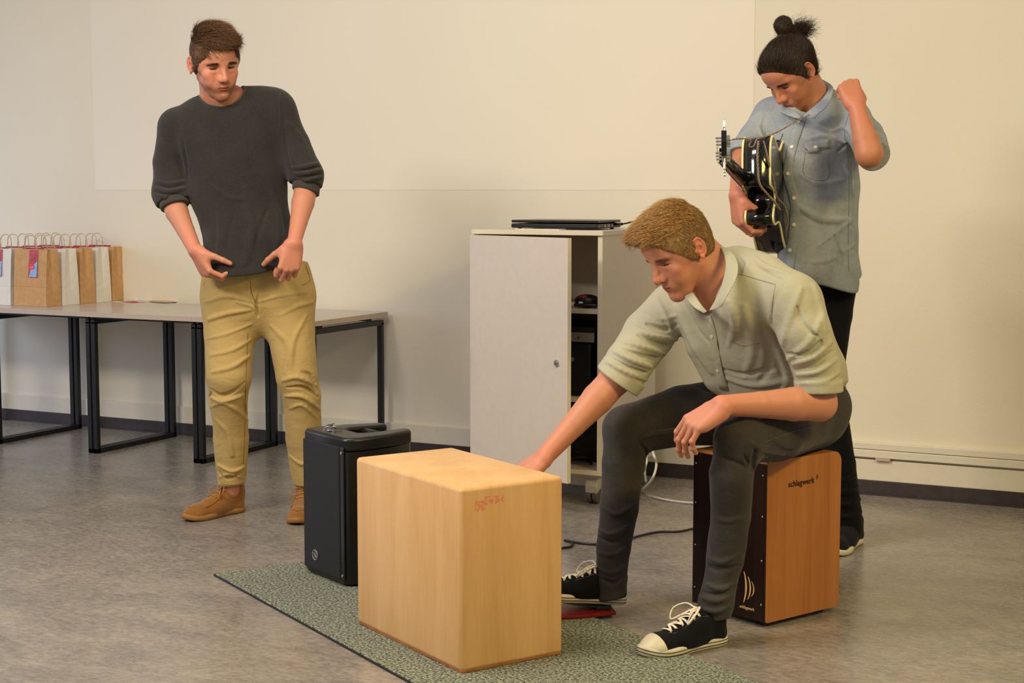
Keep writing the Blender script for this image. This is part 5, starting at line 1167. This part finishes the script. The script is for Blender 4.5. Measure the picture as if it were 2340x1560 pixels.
# hair with top bun
hf3 = scalp(H3['o'], M3, H3['s'], (.006, .009, .011), extra=[((0, -.04, .03), (.070, .078, .072), .02)], hl=(.070, .054), side=(.022, -.016), kp=.004)
bun = W3((0, -.045, .150)); kn = W3((0, -.040, .128)); b2 = P(1790, 58, 5.40); base3 = P(1800, 82, 5.42)
hf3.items.insert(0, Cone(base3, b2, .030, .026, k=.012)); hf3.items.insert(1, Ell(b2, (.029, .029, .029), None, .008)); hf3.items.insert(2, Cone(base3, P(1825, 72, 5.45), .026, .024, k=.012)); hf3._b()
loc3 = lambda X: ((X - H3['o']) @ M3) / H3['s']
tob = lambda X: (base3 - X) / np.linalg.norm(base3 - X, axis=1, keepdims=True)
hair_obj(p3, hf3, M['hair_dark'], dict(layers=[
    dict(mask=lambda X: loc3(X)[:, 2] < .14, dir=tob, n=9500, L=.036, w=.0007, lift=.06, curl=.03, jit=.08, seed=21),
    dict(mask=lambda X: (loc3(X)[:, 1] > .04) & (loc3(X)[:, 2] < .10), dir=tob, n=2600, L=.030, w=.0007, lift=.08, jit=.1, seed=29),
    dict(mask=lambda X: (loc3(X)[:, 1] < .0) & (loc3(X)[:, 2] < .09), dir=tob, n=1400, L=.028, w=.0006, lift=.18, curl=.9, jit=.5, seed=22),
    dict(mask=lambda X: np.linalg.norm(X - P(1825, 70, 5.45), axis=1) < .035, dir=lambda X: np.tile(V3(.9, 0, .35), (len(X), 1)), n=520, L=.070, w=.0007, lift=.40, curl=.8, jit=.7, seed=23),
    dict(mask=lambda X: np.linalg.norm(X - b2, axis=1) < .036, dir=lambda X: np.cross(X - b2, V3(.3, 1, .2)), n=1600, L=.016, w=.0008, lift=.04, jit=.1, seed=24),
    dict(mask=lambda X: (loc3(X)[:, 1] < -.05) & (loc3(X)[:, 2] < .0), dir=lambda X: np.tile(V3(.6, 0, -.8), (len(X), 1)), n=500, L=.030, w=.0008, lift=.3, curl=1.1, jit=.8, seed=25)]), M3)
lashes(H3['o'], M3, H3['s'], p3, M['lash'])
for sd in (-1, 1):
    v, q = brow_strands(M3, H3['o'], H3['s'], seed=5 + sd, sides=(sd,)); mesh_obj('eyebrow', v, q, M['hair_dark'], p3, True, np.ones((len(v), 3)))
adopt(p3)
# ------------------------------------------------------------------ guitar : local x = towards headstock, y = width, z = out of the soundboard
gx = nrm(V3(-.31, -.93, .18)); gz = V3(-.95, .31, -.05); gz = nrm(gz - gx * (gz @ gx)); gy = np.cross(gz, gx)
GO = P(1724, 404, 5.06) - gx * .30
go = bpy.data.objects.new('acoustic_guitar', None); COL.objects.link(go); go.location = tuple(GO)
tag(go, 'black acoustic guitar with cream binding held upright against the denim shirt', 'guitar')
def G(p): return GO + gx * p[0] + gy * p[1] + gz * p[2]
half = [(-.205, .0), (-.203, .05), (-.190, .105), (-.155, .158), (-.10, .188), (-.04, .190), (.03, .165), (.085, .130), (.125, .120), (.165, .126), (.21, .141), (.25, .139), (.282, .115), (.297, .07), (.300, .0)]
hs = smooth_path([(a, b, 0) for a, b in half], 4); hs = [(p[0], p[1]) for p in hs]
cut = [(-.205, .0), (-.203, .05), (-.190, .105), (-.155, .158), (-.10, .188), (-.04, .190), (.03, .165), (.085, .130), (.125, .120), (.165, .128), (.205, .140), (.232, .136), (.245, .120), (.232, .098), (.212, .075), (.208, .050), (.222, .034), (.26, .030), (.298, .028)]
cs_ = [(p[0], p[1]) for p in smooth_path([(a, b, 0) for a, b in cut], 4)]
outl = hs + [(x, -y) for x, y in cs_[::-1][:-1]]
gT = .100
def depth(x): return gT - .012 * (x + .2) / .5
side = MB(); side.grid([[G((x, y, -gT / 2)) for x, y in outl], [G((x, y, -gT / 2 + depth(x))) for x, y in outl]], close_u=True).build('side_rim', M['guitar'] if 'guitar' in M else M.setdefault('guitar', plain('black_gloss_lacquer', (9, 8, 9), .12, spec=.6, var=2)), go, smooth=True, solid=.003)
def fan(mb, z_): 
    c = mb.bm.verts.new(G((.02, 0, z_(.02)))); v = [mb.bm.verts.new(G((x, y, z_(x)))) for x, y in outl]
    for i in range(len(v)): mb.bm.faces.new((c, v[i], v[(i + 1) % len(v)]))
    return mb
fan(MB(), lambda x: -gT / 2 + depth(x)).build('soundboard', M['guitar'], go, solid=.003)
fan(MB(), lambda x: -gT / 2).build('back_panel', M['guitar'], go, solid=.003)
M['binding'] = plain('cream_binding', (232, 222, 168), .4, var=4)
for zf in (lambda x: -gT / 2, lambda x: -gT / 2 + depth(x)):
    MB().tube([G((x, y, zf(x))) for x, y in outl], .0038, 8, close=True).build('binding', M['binding'], go, smooth=True)
zt = -gT / 2 + gT - .012
MB().tube([G((.11, .05 * cos(a), zt + .0025)) + gx * .05 * sin(a) for a in np.linspace(0, 2 * pi, 41)[:-1]], .003, 6, close=True).build('rosette', M['binding'], go, smooth=True)
nk3 = MB(); rows = []
for x, w_, d_ in ((.27, .028, .060), (.300, .027, .034), (.34, .026, .022), (.45, .0245, .020), (.60, .0225, .019), (.655, .0215, .019)):
    rows.append([G((x, w_ * cos(a), zt + .006 - d_ * sin(a))) for a in np.linspace(0, pi, 11)])
for i in range(len(rows) - 1): pass
nk3.grid([r for r in rows]).grid([[r[0], r[-1]] for r in rows]).build('neck', M['guitar'], go, smooth=False, angle=40)
fb = MB(); a_, b_ = .19, .655
fb.prism([G((a_, -.029, zt + .0045)), G((b_, -.0215, zt + .0065)), G((b_, .0215, zt + .0065)), G((a_, .029, zt + .0045))], gz * .006).build('fingerboard', M['guitar_board'] if 'guitar_board' in M else M.setdefault('guitar_board', plain('rosewood_board', (44, 26, 18), .4)), go, bevel=.001)
fr = MB()
for k in range(1, 19):
    x = .655 - .65 * (1 - 2 ** (-k / 12)); w_ = .0215 + (.655 - x) / (.465) * .0075
    fr.tube([G((x, -w_, zt + .0135)), G((x, w_, zt + .0135))], .0010, 5)
fro = fr.build('frets', M['silver'], go); 
hx = nrm(gx * cos(.17) - gz * sin(.17)); hz = np.cross(hx, gy) * 1; hz = nrm(gz * cos(.17) + gx * sin(.17)); h0 = G((.655, 0, zt + .006))
def Hh(p): return h0 + hx * p[0] + gy * p[1] + hz * p[2]
hd = MB().prism([Hh((0, -.022, -.006)), Hh((.03, -.034, -.006)), Hh((.165, -.038, -.006)), Hh((.185, 0, -.006)), Hh((.165, .038, -.006)), Hh((.03, .034, -.006)), Hh((0, .022, -.006))], hz * -.015).build('headstock', M['guitar'], go, bevel=.002)
MB().prism([G((.652, -.0215, zt + .008)), G((.658, -.0215, zt + .008)), G((.658, .0215, zt + .008)), G((.652, .0215, zt + .008))], gz * .008).build('nut', M['binding'], go)
for sd in (-1, 1):
    for k in range(3):
        x = .045 + k * .045
        tp = MB().box(-.009, .009, -.011, .011, -.003, .003, bev=.002).bm
        m4 = Matrix(((hx[0], gy[0] * sd, hz[0], 0), (hx[1], gy[1] * sd, hz[1], 0), (hx[2], gy[2] * sd, hz[2], 0), (0, 0, 0, 1))); m4.translation = Vector(Hh((x, sd * .062, -.014)))
        bmesh.ops.transform(tp, matrix=m4, verts=tp.verts); b = MB(); b.bm.free(); b.bm = tp
        b.cyl(Hh((x, sd * .045, -.014)), gy, .003, .03, 10).cyl(Hh((x, sd * .022, -.004)), hz, .003, .03, 10).cyl(Hh((x, sd * .022, -.026)), hz, .008, .010, 10).build('tuning_peg', M['chrome'], go, smooth=False)
M['string'] = plain('bronze_string', (176, 150, 110), .3, metal=1)
st = MB()
for k in range(6):
    u = (k - 2.5) / 2.5
    MB().tube([G((-.085, u * .028, zt + .012)), G((.655, u * .018, zt + .0165)), Hh((.05 + .045 * (k % 3), u * .020, .004))], .0005, 5).build('string', M['string'], go)
MB().prism([G((-.10, -.075, zt + .003)), G((-.075, -.060, zt + .003)), G((-.075, .060, zt + .003)), G((-.10, .075, zt + .003)), G((-.115, .04, zt + .003)), G((-.115, -.04, zt + .003))], gz * .008).build('bridge', M['guitar_board'], go, bevel=.002)
# twisted cord serving as strap, from the headstock over the body
M['cord'] = plain('braided_grey_cord', (136, 120, 104), .9, var=16)
def rope(pts, r=.0032):
    q = smooth_path(pts, 14); b = MB()
    for ph in (0, pi):
        o_ = []
        for i, p in enumerate(q):
            t_ = nrm(q[min(i + 1, len(q) - 1)] - q[max(i - 1, 0)]); a = nrm(np.cross(t_, (.2, .9, .3))); c = np.cross(t_, a); w = ph + i * .9
            o_.append(p + (a * cos(w) + c * sin(w)) * r * .6)
        b.tube(o_, r * .7, 6)
    return b
rope([Hh((.01, 0, .0)), P(1668, 322, 4.90), P(1695, 317, 5.0), P(1715, 320, 5.03), P(1712, 334, 5.03), P(1722, 334, 5.03), P(1730, 318, 5.04), P(1745, 314, 5.06), P(1775, 302, 5.2), P(1815, 280, 5.26), P(1850, 262, 5.26)], .0022).build('strap_cord', M['cord'], go, smooth=True)
rope([P(1733, 322, 5.03), P(1731, 350, 5.03), P(1732, 385, 5.03), P(1736, 420, 5.03), P(1755, 445, 5.04), P(1770, 462, 5.06), P(1782, 480, 5.12)], .0036).build('strap_cord', M['cord'], go, smooth=True)
rope([P(1745, 322, 5.03), P(1752, 350, 5.04), P(1760, 385, 5.05), P(1768, 412, 5.06), P(1775, 450, 5.10), P(1792, 470, 5.20), P(1800, 500, 5.24), P(1796, 525, 5.26)], .0028).build('strap_cord', M['cord'], go, smooth=True)
for o_ in go.children: o_.matrix_parent_inverse = Matrix.Translation(-go.location)
